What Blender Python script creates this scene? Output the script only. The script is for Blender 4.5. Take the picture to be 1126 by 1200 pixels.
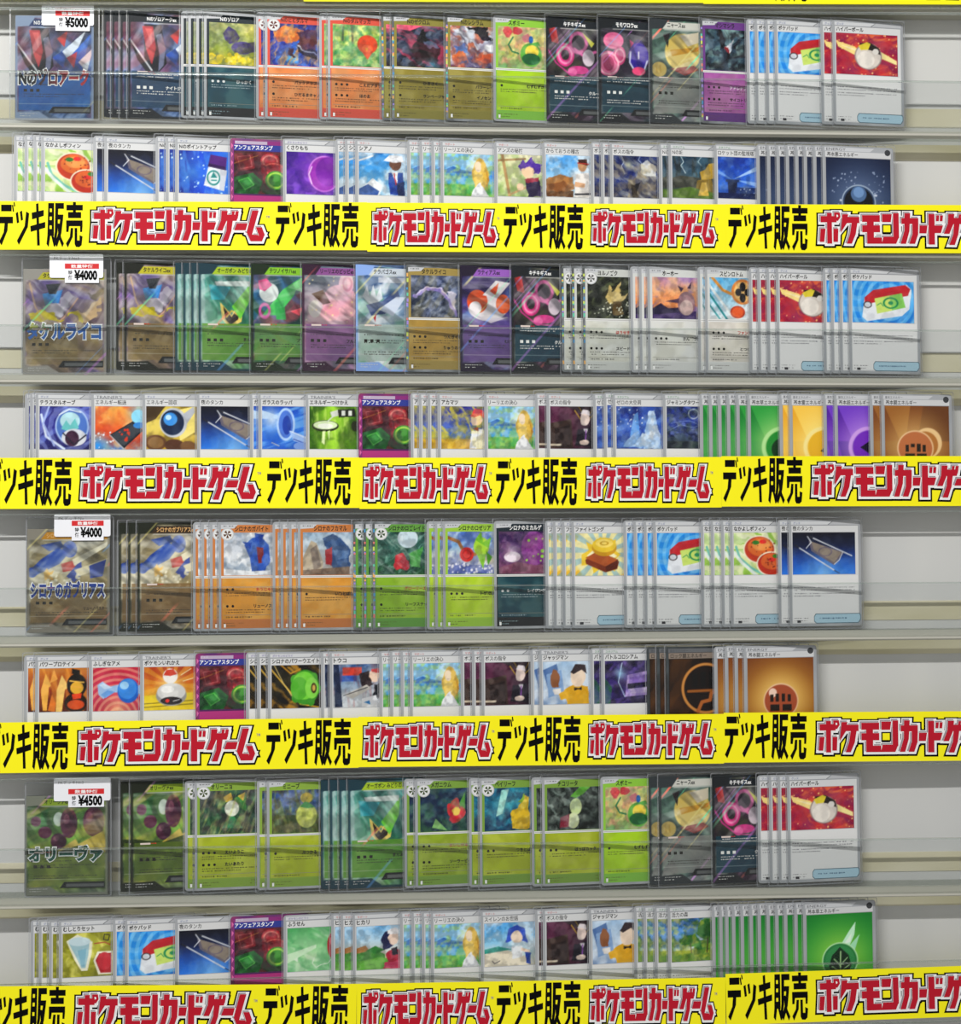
import bpy, math
import numpy as np
from mathutils import Matrix, Vector

for o in list(bpy.data.objects):
    bpy.data.objects.remove(o, do_unlink=True)
sc = bpy.context.scene
COL = sc.collection

# ------------------------------------------------------------------ camera
F_PX, W_PX, H_PX = 1586.0, 1126, 1200
YAW, PITCH, ROLL, DIST = math.radians(2.863), math.radians(1.611), math.radians(-0.380), 1.0927
cy_, sy_, cp_, sp_ = math.cos(YAW), math.sin(YAW), math.cos(PITCH), math.sin(PITCH)
FWD = Vector((sy_ * cp_, cy_ * cp_, sp_))
RT0 = Vector((cy_, -sy_, 0))
UP0 = RT0.cross(FWD)
RT = RT0 * math.cos(ROLL) + UP0 * math.sin(ROLL)
UP = UP0 * math.cos(ROLL) - RT0 * math.sin(ROLL)
EYE = Vector((0, -DIST, 0))
cam = bpy.data.cameras.new('camera')
cam.sensor_fit = 'HORIZONTAL'
cam.sensor_width = 36.0
cam.lens = 36.0 * F_PX / W_PX
cam.clip_start, cam.clip_end = 0.05, 20
camo = bpy.data.objects.new('camera', cam)
COL.objects.link(camo)
m = Matrix.Identity(4)
for i in range(3):
    m[i][0], m[i][1], m[i][2], m[i][3] = RT[i], UP[i], -FWD[i], EYE[i]
camo.matrix_world = m
sc.camera = camo


def at(px, py, Y=0.0):
    """where the line of sight through a photo pixel meets the plane at depth Y"""
    d = FWD * F_PX + RT * (px - W_PX / 2) + UP * (H_PX / 2 - py)
    return EYE + d * ((Y + DIST) / d.y)


# ------------------------------------------------------------------ light
world = bpy.data.worlds.new('shop')
sc.world = world
world.use_nodes = True
world.node_tree.nodes['Background'].inputs['Color'].default_value = (1.0, 0.995, 0.97, 1)
world.node_tree.nodes['Background'].inputs['Strength'].default_value = 0.40


def tube_lamp(name, loc, sx, sy, power, color):
    l = bpy.data.lights.new(name, 'AREA')
    l.shape = 'RECTANGLE'
    l.size, l.size_y, l.energy, l.color = sx, sy, power, color
    o = bpy.data.objects.new(name, l)
    o.location = loc
    o.rotation_euler = (Vector((0.05, 0.03, -0.05)) - Vector(loc)).to_track_quat('-Z', 'X').to_euler()
    # long axis along the shelves
    z = (Vector(loc) - Vector((0.0, 0.03, -0.05))).normalized()
    x = Vector((1, 0, 0)); x = (x - z * x.dot(z)).normalized(); y = z.cross(x)
    mm = Matrix.Identity(4)
    for i in range(3):
        mm[i][0], mm[i][1], mm[i][2], mm[i][3] = x[i], y[i], z[i], loc[i]
    o.matrix_world = mm
    COL.objects.link(o)


tube_lamp('ceiling_lamp', (-0.50, -1.38, 1.16), 1.2, 0.025, 32, (1.0, 0.985, 0.95))
sc.view_settings.view_transform = 'Standard'
sc.view_settings.look = 'None'
sc.view_settings.exposure = 0.0
sc.view_settings.gamma = 1.0
sc.view_settings.use_curve_mapping = False
sc.cycles.transparent_max_bounces = 24


# ------------------------------------------------------------------ materials
def hexc(h):
    return np.array([int(h[i:i + 2], 16) for i in (0, 2, 4)], float) / 255


def lin(c):
    c = np.asarray(c, float)
    return np.where(c <= 0.04045, c / 12.92, ((np.clip(c, 0, None) + 0.055) / 1.055) ** 2.4)


def mat(name, hx=None, rough=0.5, spec=0.3, metal=0.0, trans=0.0):
    mt = bpy.data.materials.new(name)
    mt.use_nodes = True
    b = mt.node_tree.nodes['Principled BSDF']
    if hx:
        b.inputs['Base Color'].default_value = (*lin(hexc(hx)), 1)
    b.inputs['Roughness'].default_value = rough
    b.inputs['Specular IOR Level'].default_value = spec
    b.inputs['Metallic'].default_value = metal
    b.inputs['Transmission Weight'].default_value = trans
    return mt


def noisy(mt, hx1, hx2, scale, vec=(1, 1, 1)):
    nt = mt.node_tree
    tc = nt.nodes.new('ShaderNodeTexCoord'); mp = nt.nodes.new('ShaderNodeMapping')
    nz = nt.nodes.new('ShaderNodeTexNoise'); rp = nt.nodes.new('ShaderNodeValToRGB')
    mp.inputs['Scale'].default_value = vec
    nz.inputs['Scale'].default_value = scale
    rp.color_ramp.elements[0].color = (*lin(hexc(hx1)), 1)
    rp.color_ramp.elements[1].color = (*lin(hexc(hx2)), 1)
    rp.color_ramp.elements[0].position, rp.color_ramp.elements[1].position = 0.35, 0.65
    nt.links.new(tc.outputs['Object'], mp.inputs['Vector'])
    nt.links.new(mp.outputs['Vector'], nz.inputs['Vector'])
    nt.links.new(nz.outputs['Fac'], rp.inputs['Fac'])
    nt.links.new(rp.outputs['Color'], nt.nodes['Principled BSDF'].inputs['Base Color'])
    return mt


def film(name, cloud, gloss, rough=0.12, tint='ffffff', cloud_hex='ffffff'):
    mt = bpy.data.materials.new(name)
    mt.use_nodes = True
    nt = mt.node_tree
    nt.nodes.clear()
    out = nt.nodes.new('ShaderNodeOutputMaterial')
    tr = nt.nodes.new('ShaderNodeBsdfTransparent'); tr.inputs[0].default_value = (*lin(hexc(tint)), 1)
    df = nt.nodes.new('ShaderNodeBsdfDiffuse'); df.inputs[0].default_value = (*lin(hexc(cloud_hex)), 1)
    gl = nt.nodes.new('ShaderNodeBsdfGlossy'); gl.inputs['Roughness'].default_value = rough
    m1 = nt.nodes.new('ShaderNodeMixShader'); m1.inputs[0].default_value = cloud
    m2 = nt.nodes.new('ShaderNodeMixShader'); m2.inputs[0].default_value = gloss
    nt.links.new(tr.outputs[0], m1.inputs[1]); nt.links.new(df.outputs[0], m1.inputs[2])
    nt.links.new(m1.outputs[0], m2.inputs[1]); nt.links.new(gl.outputs[0], m2.inputs[2])
    nt.links.new(m2.outputs[0], out.inputs[0])
    return mt


M = {}
M['print'] = mat('printed_ink', None, 0.45, 0.08)
_a = M['print'].node_tree.nodes.new('ShaderNodeVertexColor'); _a.layer_name = 'ink'
M['print'].node_tree.links.new(_a.outputs['Color'], M['print'].node_tree.nodes['Principled BSDF'].inputs['Base Color'])
M['silver'] = noisy(mat('silver_card_stock', 'b4b6ba', 0.35, 0.5), '94979c', 'adb0b4', 40, (1, 1, .3))
M['dark'] = noisy(mat('dark_foil_stock', '2c3134', 0.3, 0.5), '202528', '3c4448', 120, (1, 1, 1))
M['foil'] = noisy(mat('holographic_foil_stock', '6c7278', 0.3, 0.5), '4a4f50', '8d9196', 90, (1, 1, 1))
M['magenta'] = noisy(mat('magenta_foil_stock', '7a1f66', 0.3, 0.5), '5a1a6a', '96245e', 50, (1, 1, 1))
M['film'] = film('clear_sleeve_film', 0.008, 0.02)
M['rim'] = film('sleeve_weld_edge', 0.30, 0.06, 0.2, 'e6e8ea', 'b9bcc2')
M['pane'] = film('clear_acrylic_pane', 0.004, 0.015, 0.05, 'f7f8f8')
M['case'] = film('clear_rigid_case', 0.006, 0.02, 0.1, 'f8f9f9')
M['floor'] = film('clear_acrylic_floor', 0.55, 0.05, 0.1, 'd8dad6', 'd6d4c8')
M['ledge'] = film('cloudy_acrylic_floor', 0.10, 0.04, 0.2, 'eef0ee', 'e2e1da')
M['frost'] = film('frosted_acrylic_rail', 0.7, 0.05, 0.2, 'f4f4f0', 'd2d0c6')
M['edge'] = mat('polished_acrylic_edge', 'dfe6e2', 0.08, 0.5, 0, 0.92)
M['wall'] = noisy(mat('white_back_panel', 'dcdcda', 0.6, 0.2), 'd3d3d0', 'c3c4c4', 9, (1, 1, .12))
M['tape'] = noisy(mat('cream_masking_tape', 'cfc8ac', 0.7, 0.2), 'c6bf9f', 'd9d3bb', 30, (.3, 1, 1))
M['yellow'] = mat('yellow_poster_paper', 'faf01e', 0.5, 0.12)
M['black'] = mat('black_ink', '0a0a0b', 0.6, 0.05)
M['white_ink'] = mat('white_ink', 'f0f0f0', 0.5, 0.2)
M['grey_ink'] = mat('grey_ink', '9a9299', 0.5, 0.2)
M['red_ink'] = mat('red_ink', 'b81c2e', 0.55, 0.08)
M['paper'] = mat('white_label_paper', 'e9eaf0', 0.55, 0.2)
M['red_sticker'] = mat('red_sticker_ink', 'cf2a2e', 0.5, 0.2)


# ------------------------------------------------------------------ mesh helpers (card sizes are millimetres)
MM = 0.001


def link(name, me, parent=None, mats=()):
    for k in mats:
        me.materials.append(M[k])
    o = bpy.data.objects.new(name, me)
    COL.objects.link(o)
    if parent is not None:
        o.parent = parent
    return o


def tag(o, label=None, cat=None, group=None, kind=None):
    if label: o['label'] = label
    if cat: o['category'] = cat
    if group: o['group'] = group
    if kind: o['kind'] = kind
    return o


def poly_mesh(name, polys, cols=None, mat_idx=None):
    """polys: lists of (x, y, z); cols: one sRGB colour per polygon"""
    vs, fs = [], []
    for q, p in enumerate(polys):     # each printed shape lies a hair above the one before
        fs.append(list(range(len(vs), len(vs) + len(p)))); vs += [(v[0], v[1] - q * 1.0e-6, v[2]) for v in p]
    me = bpy.data.meshes.new(name)
    me.from_pydata(vs, [], fs)
    if cols is not None:
        at_ = me.color_attributes.new('ink', 'FLOAT_COLOR', 'CORNER')
        buf = np.ones((len(vs), 4), np.float32)
        k = 0
        for p, c in zip(polys, cols):
            buf[k:k + len(p), :3] = lin(c); k += len(p)
        at_.data.foreach_set('color', buf.ravel())
    if mat_idx is not None:
        me.polygons.foreach_set('material_index', mat_idx)
    me.update()
    return me


def box_mesh(name, corners_lo, corners_hi):
    """hexahedron from four bottom and four top corners"""
    v = list(corners_lo) + list(corners_hi)
    f = [(3, 2, 1, 0), (4, 5, 6, 7), (0, 1, 5, 4), (1, 2, 6, 5), (2, 3, 7, 6), (3, 0, 4, 7)]
    me = bpy.data.meshes.new(name)
    me.from_pydata([tuple(c) for c in v], [], f)
    me.update()
    return me


def rrect(x0, z0, x1, z1, r, n=4):
    out = []
    for cx, cz, a0 in ((x1 - r, z0 + r, -90), (x1 - r, z1 - r, 0), (x0 + r, z1 - r, 90), (x0 + r, z0 + r, 180)):
        for k in range(n + 1):
            a = math.radians(a0 + 90 * k / n)
            out.append((cx + r * math.cos(a), cz + r * math.sin(a)))
    return out


def slab_mesh(name, outline, y0, y1):
    """rounded plate: outline in x, z; front at y0, back at y1 (millimetres)"""
    n = len(outline)
    vs = [(x * MM, y0 * MM, z * MM) for x, z in outline] + [(x * MM, y1 * MM, z * MM) for x, z in outline]
    fs = [list(range(n)), list(range(2 * n - 1, n - 1, -1))] + [(i, i + n, (i + 1) % n + n, (i + 1) % n) for i in range(n)]
    me = bpy.data.meshes.new(name)
    me.from_pydata(vs, [], fs)
    me.update()
    return me


def grid_mesh(name, img, x0, z0, x1, z1, y):
    """printed picture: one vertex per colour sample; img rows run from the top"""
    ny, nx = img.shape[:2]
    xs = np.linspace(x0, x1, nx) * MM
    zs = np.linspace(z1, z0, ny) * MM
    X, Z = np.meshgrid(xs, zs)
    co = np.stack([X, np.full_like(X, y * MM), Z], -1).reshape(-1, 3).astype(np.float32)
    I = np.arange(nx * ny).reshape(ny, nx)
    q = np.stack([I[1:, :-1], I[1:, 1:], I[:-1, 1:], I[:-1, :-1]], -1).reshape(-1, 4)
    me = bpy.data.meshes.new(name)
    me.vertices.add(len(co)); me.vertices.foreach_set('co', co.ravel())
    me.loops.add(q.size); me.loops.foreach_set('vertex_index', q.ravel().astype(np.int32))
    me.polygons.add(len(q))
    me.polygons.foreach_set('loop_start', np.arange(0, q.size, 4, dtype=np.int32))
    me.update(calc_edges=True)
    c = np.ones((len(co), 4), np.float32)
    c[:, :3] = lin(np.clip(img, 0, 1)).reshape(-1, 3)
    a = me.color_attributes.new('ink', 'FLOAT_COLOR', 'POINT')
    a.data.foreach_set('color', c.ravel())
    me.validate()
    return me


def text_mesh(name, items, y=-0.08):
    """items: (string, x, top, width, height, weight) in card millimetres from the top left (x right, z given absolute)"""
    V, Fc = [], []
    for it in items:
        s, x, ztop, w, h = it[:5]
        weight = it[5] if len(it) > 5 else 0.012
        cu = bpy.data.curves.new('t', 'FONT')
        cu.body = s
        cu.resolution_u = 2
        cu.offset = weight
        ob = bpy.data.objects.new('t', cu)
        COL.objects.link(ob)
        dg = bpy.context.evaluated_depsgraph_get()
        me = bpy.data.meshes.new_from_object(ob.evaluated_get(dg))
        n = len(me.vertices)
        co = np.empty(n * 3, np.float32); me.vertices.foreach_get('co', co); co = co.reshape(-1, 3)
        lo, hi = co.min(0), co.max(0)
        sx = w / max(hi[0] - lo[0], 1e-6); sz = h / max(hi[1] - lo[1], 1e-6)
        base = len(V)
        for c in co:
            V.append(((x + (c[0] - lo[0]) * sx) * MM, y * MM, (ztop - h + (c[1] - lo[1]) * sz) * MM))
        for p in me.polygons:
            Fc.append([base + i for i in p.vertices])
        bpy.data.objects.remove(ob, do_unlink=True)
        bpy.data.curves.remove(cu); bpy.data.meshes.remove(me)
    out = bpy.data.meshes.new(name)
    out.from_pydata(V, [], Fc)
    out.update()
    return out


def paint_mesh(me, fn):
    a = me.color_attributes.new('ink', 'FLOAT_COLOR', 'POINT')
    buf = np.ones((len(me.vertices), 4), np.float32)
    for i, v in enumerate(me.vertices):
        buf[i, :3] = lin(fn(v.co.x / MM, v.co.z / MM))
    a.data.foreach_set('color', buf.ravel())
    return me


# ------------------------------------------------------------------ the painter: small pictures from gradients, blobs, strokes and noise
def vnoise(x, y, seed):
    rs = np.random.RandomState(seed % 9973)
    T = rs.rand(64, 64)
    xi, yi = np.floor(x).astype(int), np.floor(y).astype(int)
    fx, fy = x - xi, y - yi
    fx, fy = fx * fx * (3 - 2 * fx), fy * fy * (3 - 2 * fy)
    g = lambda a, b: T[(yi + b) % 64, (xi + a) % 64]
    return (g(0, 0) * (1 - fx) + g(1, 0) * fx) * (1 - fy) + (g(0, 1) * (1 - fx) + g(1, 1) * fx) * fy


def fbm(x, y, seed, o=3):
    return sum(vnoise(x * 2 ** k, y * 2 ** k, seed + 17 * k) / 2 ** k for k in range(o)) / sum(1 / 2 ** k for k in range(o))


def seg_dist(X, Y, a, b):
    ax, ay = a; bx, by = b
    dx, dy = bx - ax, by - ay
    t = np.clip(((X - ax) * dx + (Y - ay) * dy) / max(dx * dx + dy * dy, 1e-9), 0, 1)
    return np.hypot(X - ax - t * dx, Y - ay - t * dy), t


def paint(ops, wmm, hmm, dens=1.6, ss=3):
    nx, ny = int(wmm * dens) + 1, int(hmm * dens) + 1
    u = (np.arange(nx * ss) + 0.5) / (nx * ss) * 100
    v = (np.arange(ny * ss) + 0.5) / (ny * ss) * 100
    X0, Y0 = np.meshgrid(u, v)
    asp = wmm / hmm
    U = X0
    img = np.zeros(X0.shape + (3,)) + 0.5
    X, Y = X0, Y0

    def blend(mask, c):
        nonlocal img
        mk = np.clip(mask, 0, 1)[..., None]
        img = img * (1 - mk) + hexc(c) * mk if isinstance(c, str) else img * (1 - mk) + c * mk

    for op in ops.split(';'):
        a = op.split()
        if not a: continue
        k, a = a[0], a[1:]
        if k == 'z':       # squeeze the following shapes into the left share of the picture
            f = float(a[0])
            X0 = U / f
            asp = wmm / hmm * f
            X, Y = X0, Y0
        elif k == 'w':
            amp = float(a[0])
            if amp == 0: X, Y = X0, Y0
            else:
                fr, sd = float(a[1]) / 100, int(a[2])
                X = X0 + amp * 2 * (fbm(X0 * fr * asp, Y0 * fr, sd) - .5)
                Y = Y0 + amp * 2 * (fbm(X0 * fr * asp, Y0 * fr, sd + 5) - .5)
        elif k in 'vh':
            cs = [hexc(c) for c in a]
            t = np.clip((Y if k == 'v' else X) / 100, 0, 1) * (len(cs) - 1)
            i = np.minimum(t.astype(int), len(cs) - 2); f = (t - i)[..., None]
            C = np.array(cs)
            img = C[i] * (1 - f) + C[i + 1] * f
        elif k == 'r':
            cx, cy, r = map(float, a[:3])
            t = np.clip(np.hypot((X - cx) * asp, Y - cy) / r, 0, 1)[..., None]
            img = hexc(a[3]) * (1 - t) + hexc(a[4]) * t
        elif k == 'g':  # soft glow
            cx, cy, r = map(float, a[:3])
            al = float(a[4]) if len(a) > 4 else 1
            blend(al * np.clip(1 - np.hypot((X - cx) * asp, Y - cy) / r, 0, 1) ** 1.3, a[3])
        elif k == 'e':
            cx, cy, rx, ry = map(float, a[:4])
            th = math.radians(float(a[5])) if len(a) > 5 else 0
            sf = float(a[6]) if len(a) > 6 else 0.06
            dx, dy = (X - cx) * asp, Y - cy
            rx *= asp
            p, q = dx * math.cos(th) + dy * math.sin(th), -dx * math.sin(th) + dy * math.cos(th)
            blend((1 - np.hypot(p / rx, q / ry)) / sf + .5, a[4])
        elif k == 'o':  # ring: cx cy rx ry width colour
            cx, cy, rx, ry, w = map(float, a[:5])
            d = np.hypot((X - cx) / rx, (Y - cy) / ry)
            blend((w / ry / 2 - abs(d - 1)) * ry / 1.2 + .5, a[5])
        elif k == 'p':
            pts = [tuple(map(float, s.split(','))) for s in a[1:]]
            ins = np.zeros(X.shape, bool)
            for (x1, y1), (x2, y2) in zip(pts, pts[1:] + pts[:1]):
                if y1 == y2: continue
                c = (Y >= min(y1, y2)) & (Y < max(y1, y2)) & (X < (Y - y1) * (x2 - x1) / (y2 - y1) + x1)
                ins ^= c
            blend(ins.astype(float), a[0])
        elif k == 'l':
            w = float(a[1])
            pts = [tuple(map(float, s.split(','))) for s in a[2:]]
            best = np.full(X.shape, 1e9)
            for p1, p2 in zip(pts, pts[1:]):
                d, t = seg_dist(X * asp, Y, (p1[0] * asp, p1[1]), (p2[0] * asp, p2[1]))
                best = np.minimum(best, d)
            blend((w / 2 - best) / 1.0 + .5, a[0])
        elif k == 'k':  # cloud noise
            s, al, sd = float(a[0]), float(a[2]), int(a[3])
            n = fbm(X / 100 * s * asp, Y / 100 * s, sd, 4)
            blend(al * np.clip((n - .42) * 5, 0, 1), a[1])
        elif k == 's':  # streaks along an angle
            th = math.radians(float(a[0])); fr, al, sd = float(a[1]), float(a[3]), int(a[4])
            p = (X * asp * math.cos(th) + Y * math.sin(th)) / 100; q = (-X * asp * math.sin(th) + Y * math.cos(th)) / 100
            n = fbm(p * fr * .18 + 7, q * fr + 7, sd, 3)
            blend(al * np.clip((n - .5) * 6, 0, 1), a[2])
        elif k == 'y':  # rays
            cx, cy, n, al = float(a[0]), float(a[1]), float(a[2]), float(a[4])
            th = np.arctan2(Y - cy, (X - cx) * asp)
            blend(al * np.clip(np.sin(th * n) * 4 + .2, 0, 1), a[3])
        elif k == 'u':  # concentric rings
            cx, cy, per, al = float(a[0]), float(a[1]), float(a[2]), float(a[4])
            d = np.hypot((X - cx) * asp, Y - cy)
            blend(al * np.clip(np.sin(d / per * 6.283) * 3, 0, 1), a[3])
        elif k == 'd':  # dots
            n, r, sd = int(a[0]), float(a[2]), int(a[3])
            bx = [float(t) for t in a[4:8]] if len(a) > 7 else [0, 0, 100, 100]
            rs = np.random.RandomState(sd)
            for _ in range(n):
                px, py, rr = bx[0] + rs.rand() * (bx[2] - bx[0]), bx[1] + rs.rand() * (bx[3] - bx[1]), r * (.5 + rs.rand())
                blend((rr - np.hypot((X0 - px) * asp, Y0 - py)) / .8 + .5, a[1])
        elif k == 'b':
            x0, y0, x1, y1 = map(float, a[:4])
            al = float(a[5]) if len(a) > 5 else 1
            blend(al * ((X0 >= x0) & (X0 <= x1) & (Y0 >= y0) & (Y0 <= y1)), a[4])
        elif k == 'f':  # frame border
            t = float(a[0])
            al = float(a[2]) if len(a) > 2 else 1
            dx = np.minimum(X0, 100 - X0) * asp; dy = np.minimum(Y0, 100 - Y0)
            blend(al * (np.minimum(dx, dy) < t), a[1])
        elif k == 'q':  # rainbow foil lines across the card
            n, sd, al = int(a[0]), int(a[1]), float(a[2])
            rs = np.random.RandomState(sd)
            for _ in range(n):
                c0 = rs.rand() * 170 - 10; w = .3 + rs.rand() * .9
                d = abs(X0 * asp * .75 + Y0 * .66 - c0)
                L = vnoise(Y0 / 14 + rs.rand() * 50, X0 * 0, sd + 3)
                hue = (['ff8a78', '8affc0', '86b8ff', 'fff0a0', 'f0a0ff'])[rs.randint(5)]
                blend(al * np.clip((w - d) / .5 + .5, 0, 1) * np.clip((L - .35) * 4, 0, 1), hue)
    img = img.reshape(ny, ss, nx, ss, 3).mean((1, 3))
    grey = img.mean(-1, keepdims=True)                     # printers' colour: a little richer than the mixing palette
    img = np.clip((grey * .95 + (img - grey) * 1.08 - .47) * 1.14 + .47, 0, 1)
    return img


# ------------------------------------------------------------------ the kinds of card
TYPES = {}


def full_art(key, title, desc, border, band, panel, pa, art, att=(), tc='f4f4f4', deck=None):
    TYPES[key] = dict(k='X', t=title, d=desc, border=border, band=band, panel=panel, pa=pa, art=art, att=att, tc=tc, deck=deck)


def framed(key, title, desc, frame, panel, art, att=(), edge='silver', tc='1c1a18', stage=False, low=None):
    TYPES[key] = dict(k='P', t=title, d=desc, frame=frame, panel=panel, art=art, att=att, edge=edge, tc=tc, stage=stage, low=low or frame)


def trainer(key, kind, title, desc, art):
    TYPES[key] = dict(k='T', sub=kind, t=title, d=desc, art=art)


def energy(key, sub, title, desc, art, edge='silver'):
    TYPES[key] = dict(k='E', sub=sub, t=title, d=desc, art=art, edge=edge)


# --- full-art cards
full_art('swirl', 'Nのゾロアークex', 'dark blue card with red leaf shapes', '1b2228', '1e2a33', '21455c', .8,
 'v 2a3247 2b4a78;w 12 5 3;k 5 4a6fb8 .7 1;s -55 16 9db4dc .6 2;k 4 7a2c44 .5 9;w 0;p 1a1c26 30,12 62,12 72,48 52,60 30,52;p a2323c 26,14 46,14 52,34 44,50 34,36;p cf5a5c 32,16 44,16 44,32;p 6d7188 52,22 62,20 70,34 66,50 56,56 58,40;p 10131a 4,28 26,44 44,54 36,58 18,46;l e6edf2 1.3 4,27 24,41 44,55;p 2c4fa0 70,40 98,30 90,50;p c2484a 78,22 98,14 92,30;p dfe8f4 88,34 132,14 104,46;p 3a6ac8 100,40 140,18 124,52;p c04858 96,40 116,34 110,50;p e8eef6 118,44 146,30 134,54;s -35 9 e06a5a .25 12',
 [(30, 61, 'ナイトジョーカー')], deck=('Nのゾロアーク', 'swirl'))
full_art('tan', 'タケルライコex', 'tan card with purple storm and yellow bolt', '23261f', 'b7b13c', '85724a', .62,
 'v 4a4266 8d7c9c 8a764a 7c6a48;w 10 6 4;k 5 3c2f5c .8 3;s 30 12 d9d3e6 .55 6;k 7 6f5ca8 .6 8;w 0;p 4a94dc 34,24 70,20 62,34 50,32 40,36;p 20262e 40,15 66,14 58,24 46,24;w 8 9 2;e 52 38 20 7 e2dbe6 0.2;e 78 33 15 6 b9b2c4 -.3;e 112 36 30 7 8a7c90 .2;p e8c8a8 90,46 140,28 142,34 104,50;p 3a3440 110,22 146,18 130,30;p d8c92e 74,46 104,44 100,50;p d8c92e 6,46 30,40 50,42 62,48 74,46 64,52 40,49 10,52;w 0;l e8c0a0 1.1 12,14 22,36 36,48;l e8b99a 1 96,28 72,46 58,52;k 6 a08c60 .4 5;p 5c5040 4,64 40,56 70,58 96,66 96,90 50,84;s 20 10 b7a06a .5 4',
 [(44, 63, 'きょくらいごう')], '1c1c18', deck=('タケルライコ', 'tan'))
full_art('mask', 'オーガポン みどりのめんex', 'green card with gold mask and rainbow foil', '24404a', 'a2b93a', '5f8c34', .78,
 'v 8fd0d8 3f8f66 4a8f3a;w 10 5 6;s 60 12 e4f2ea .7 3;k 6 2d6a5a .6 4;s -50 10 1f4a44 .6 7;w 0;p d9c26a 40,36 62,48 88,24 80,54 58,60 44,52;p 2a2420 46,40 62,50 82,32 74,52 60,57 50,52;l e0b850 1.2 52,50 62,44 74,48;p 6fc04a 62,40 98,18 96,34 78,52;p 3a9ea8 20,20 60,22 48,34 24,34;p d8e6e0 30,17 96,16 96,21 34,21;b 0 0 12 100 9ab4b8 .45;w 6 9 2;s 70 14 eef6f4 .35 9',
 [(36, 60.5, 'まんようしぐれ')], '1c2a18')
full_art('leafpink', 'テツノイサハex', 'green card with pink and white curves', '20301e', '86b83a', '6f9c50', .72,
 'v 274a62 22503c 4f8f46;w 8 5 5;s -40 12 d04a68 .5 5;s 45 12 4a86d8 .45 6;k 5 1c2f3c .6 3;w 0;p 48b45c 22,48 60,24 96,12 80,30 50,48;e 34 27 18 9 d9e2e0 .5;p d84a84 14,16 30,14 40,20 26,26 16,24;p 3f9f58 44,36 62,34 66,52 48,52;o 26 44 9 6 3 d862a8;p e0606c 74,44 98,40 92,48;p 7fcf88 70,22 98,12 98,26',
 [(37, 61, 'プリズムエッジ')], '18240f')
full_art('pinkpuff', 'リーリエのピッピex', 'purple card with pale pink round shapes', '3a2338', '8a5a8e', '7d5a86', .75,
 'v 3a5a6a b88a98 8a5c88;k 6 22303c .6 2;g 26 40 18 e8e2d8 .9;e 72 36 34 17 e9aeb6;e 84 18 14 10 eebac0;o 86 18 8 6 2.4 cf8894;e 52 46 18 7 e8a4b0 .2;e 24 42 12 8 d4cfc6;p 4a3428 18,28 40,24 54,36 40,38;d 24 f6e2a8 .6 4 4 12 98 54;s -55 8 c8a8dc .25 7',
 [(36, 61.5, 'フルムーンロンド')], '221626')
full_art('crystal', 'テラパゴスex', 'pale blue card with silver crystal spikes', '93aee0', 'c7cfd8', 'a5b4ac', .7,
 'v 3c6ac8 9fbcd8 b8c8c8 c8d0c8;w 9 6 3;k 6 2f4a70 .7 4;s -35 14 e8f0f6 .8 8;k 7 6fae8c .6 9;w 0;p e4ecf2 14,30 22,20 28,30 34,19 40,30 48,20 52,32 30,40;p 4a5a84 20,38 52,34 80,22 88,34 56,46 30,48;p cfd8e8 44,42 78,30 96,30 72,48;k 5 d8dce4 .4 2;p b03a3a 34,50 40,46 38,54;b 44 12 98 17 e4e8f2 .8',
 [(38, 57.5, 'ユニオンビート'), (36, 67, 'クラウンオパール', '2c9a9a')], '23282e')
full_art('redwhite', 'ラティアスex', 'purple card with red and white curved shapes', '2a2236', '9a6ab8', '6e568a', .75,
 'v 3a3268 6a5a9c 5c4a80;s -35 12 7fc0e8 .45 3;k 5 2a2048 .6 4;e 54 40 38 12 ece6ea .1;e 34 34 20 11 d85a34 .5;e 30 40 12 6 f0eaec;e 84 36 14 9 e2683c -.4;p f0eaec 44,28 70,14 98,16 74,30;p dcd2e4 22,46 50,50 96,48 60,54;p e2603a 58,24 76,16 70,28;q 6 12 .6',
 [(37, 61, 'むげんのやいば')], '1e1628')
full_art('magenta', 'キチキギスex', 'dark teal card with magenta loops', '22262a', '262b30', '1f4452', .85,
 'v 2c2830 3a2a38 24303a;w 8 6 5;k 6 4a2440 .8 2;s -60 12 1b1f22 .6 4;k 5 6a8848 .25 8;w 0;o 38 36 13 8 6 d8468c;o 38 36 13 8 2 f29ac0;p cc3c80 26,28 34,24 42,28;e 64 50 20 4 c83c84 .2;e 52 52 9 4 e060a0;o 64 24 16 9 3.4 c85a94;l d86aa4 2.6 56,30 74,36 98,32;e 84 38 12 8 cfc3cc;p a83a3c 6,12 20,10 26,26 12,24;l c8408c 1.2 2,30 20,44 46,54 98,58;p d8d860 72,14 96,24 90,28;q 4 3 .5',
 [(36, 61.5, 'クルーエルアロー')])
full_art('berry', 'モモワロウex', 'dark card with pink pods and indigo ball', '202428', '2a3036', '1e4250', .85,
 'v 24242c 34303c 22323a;w 6 6 5;k 6 3a2038 .7 2;w 0;e 30 22 20 8 e06c98 .5;e 20 44 22 12 e277a0 .9;e 20 44 11 7 a83a64 .9;e 42 36 12 9 c84a7c .9;o 42 36 9 6 1.4 f4b4c8;o 20 44 19 10 1.4 f6c0d0;p b83a6a 62,20 72,24 66,34;e 80 30 13 10 241c4c;e 80 36 20 13 3a2c8c;l d8dcf0 1.4 64,32 62,42 72,50 90,50 97,40;e 80 50 13 4 e05a84;l f0eef4 1.2 80,32 80,38;q 4 9 .6;b 0 0 100 12 202428 .4',
 [(48, 64.5, 'イライラバースト')])
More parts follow.
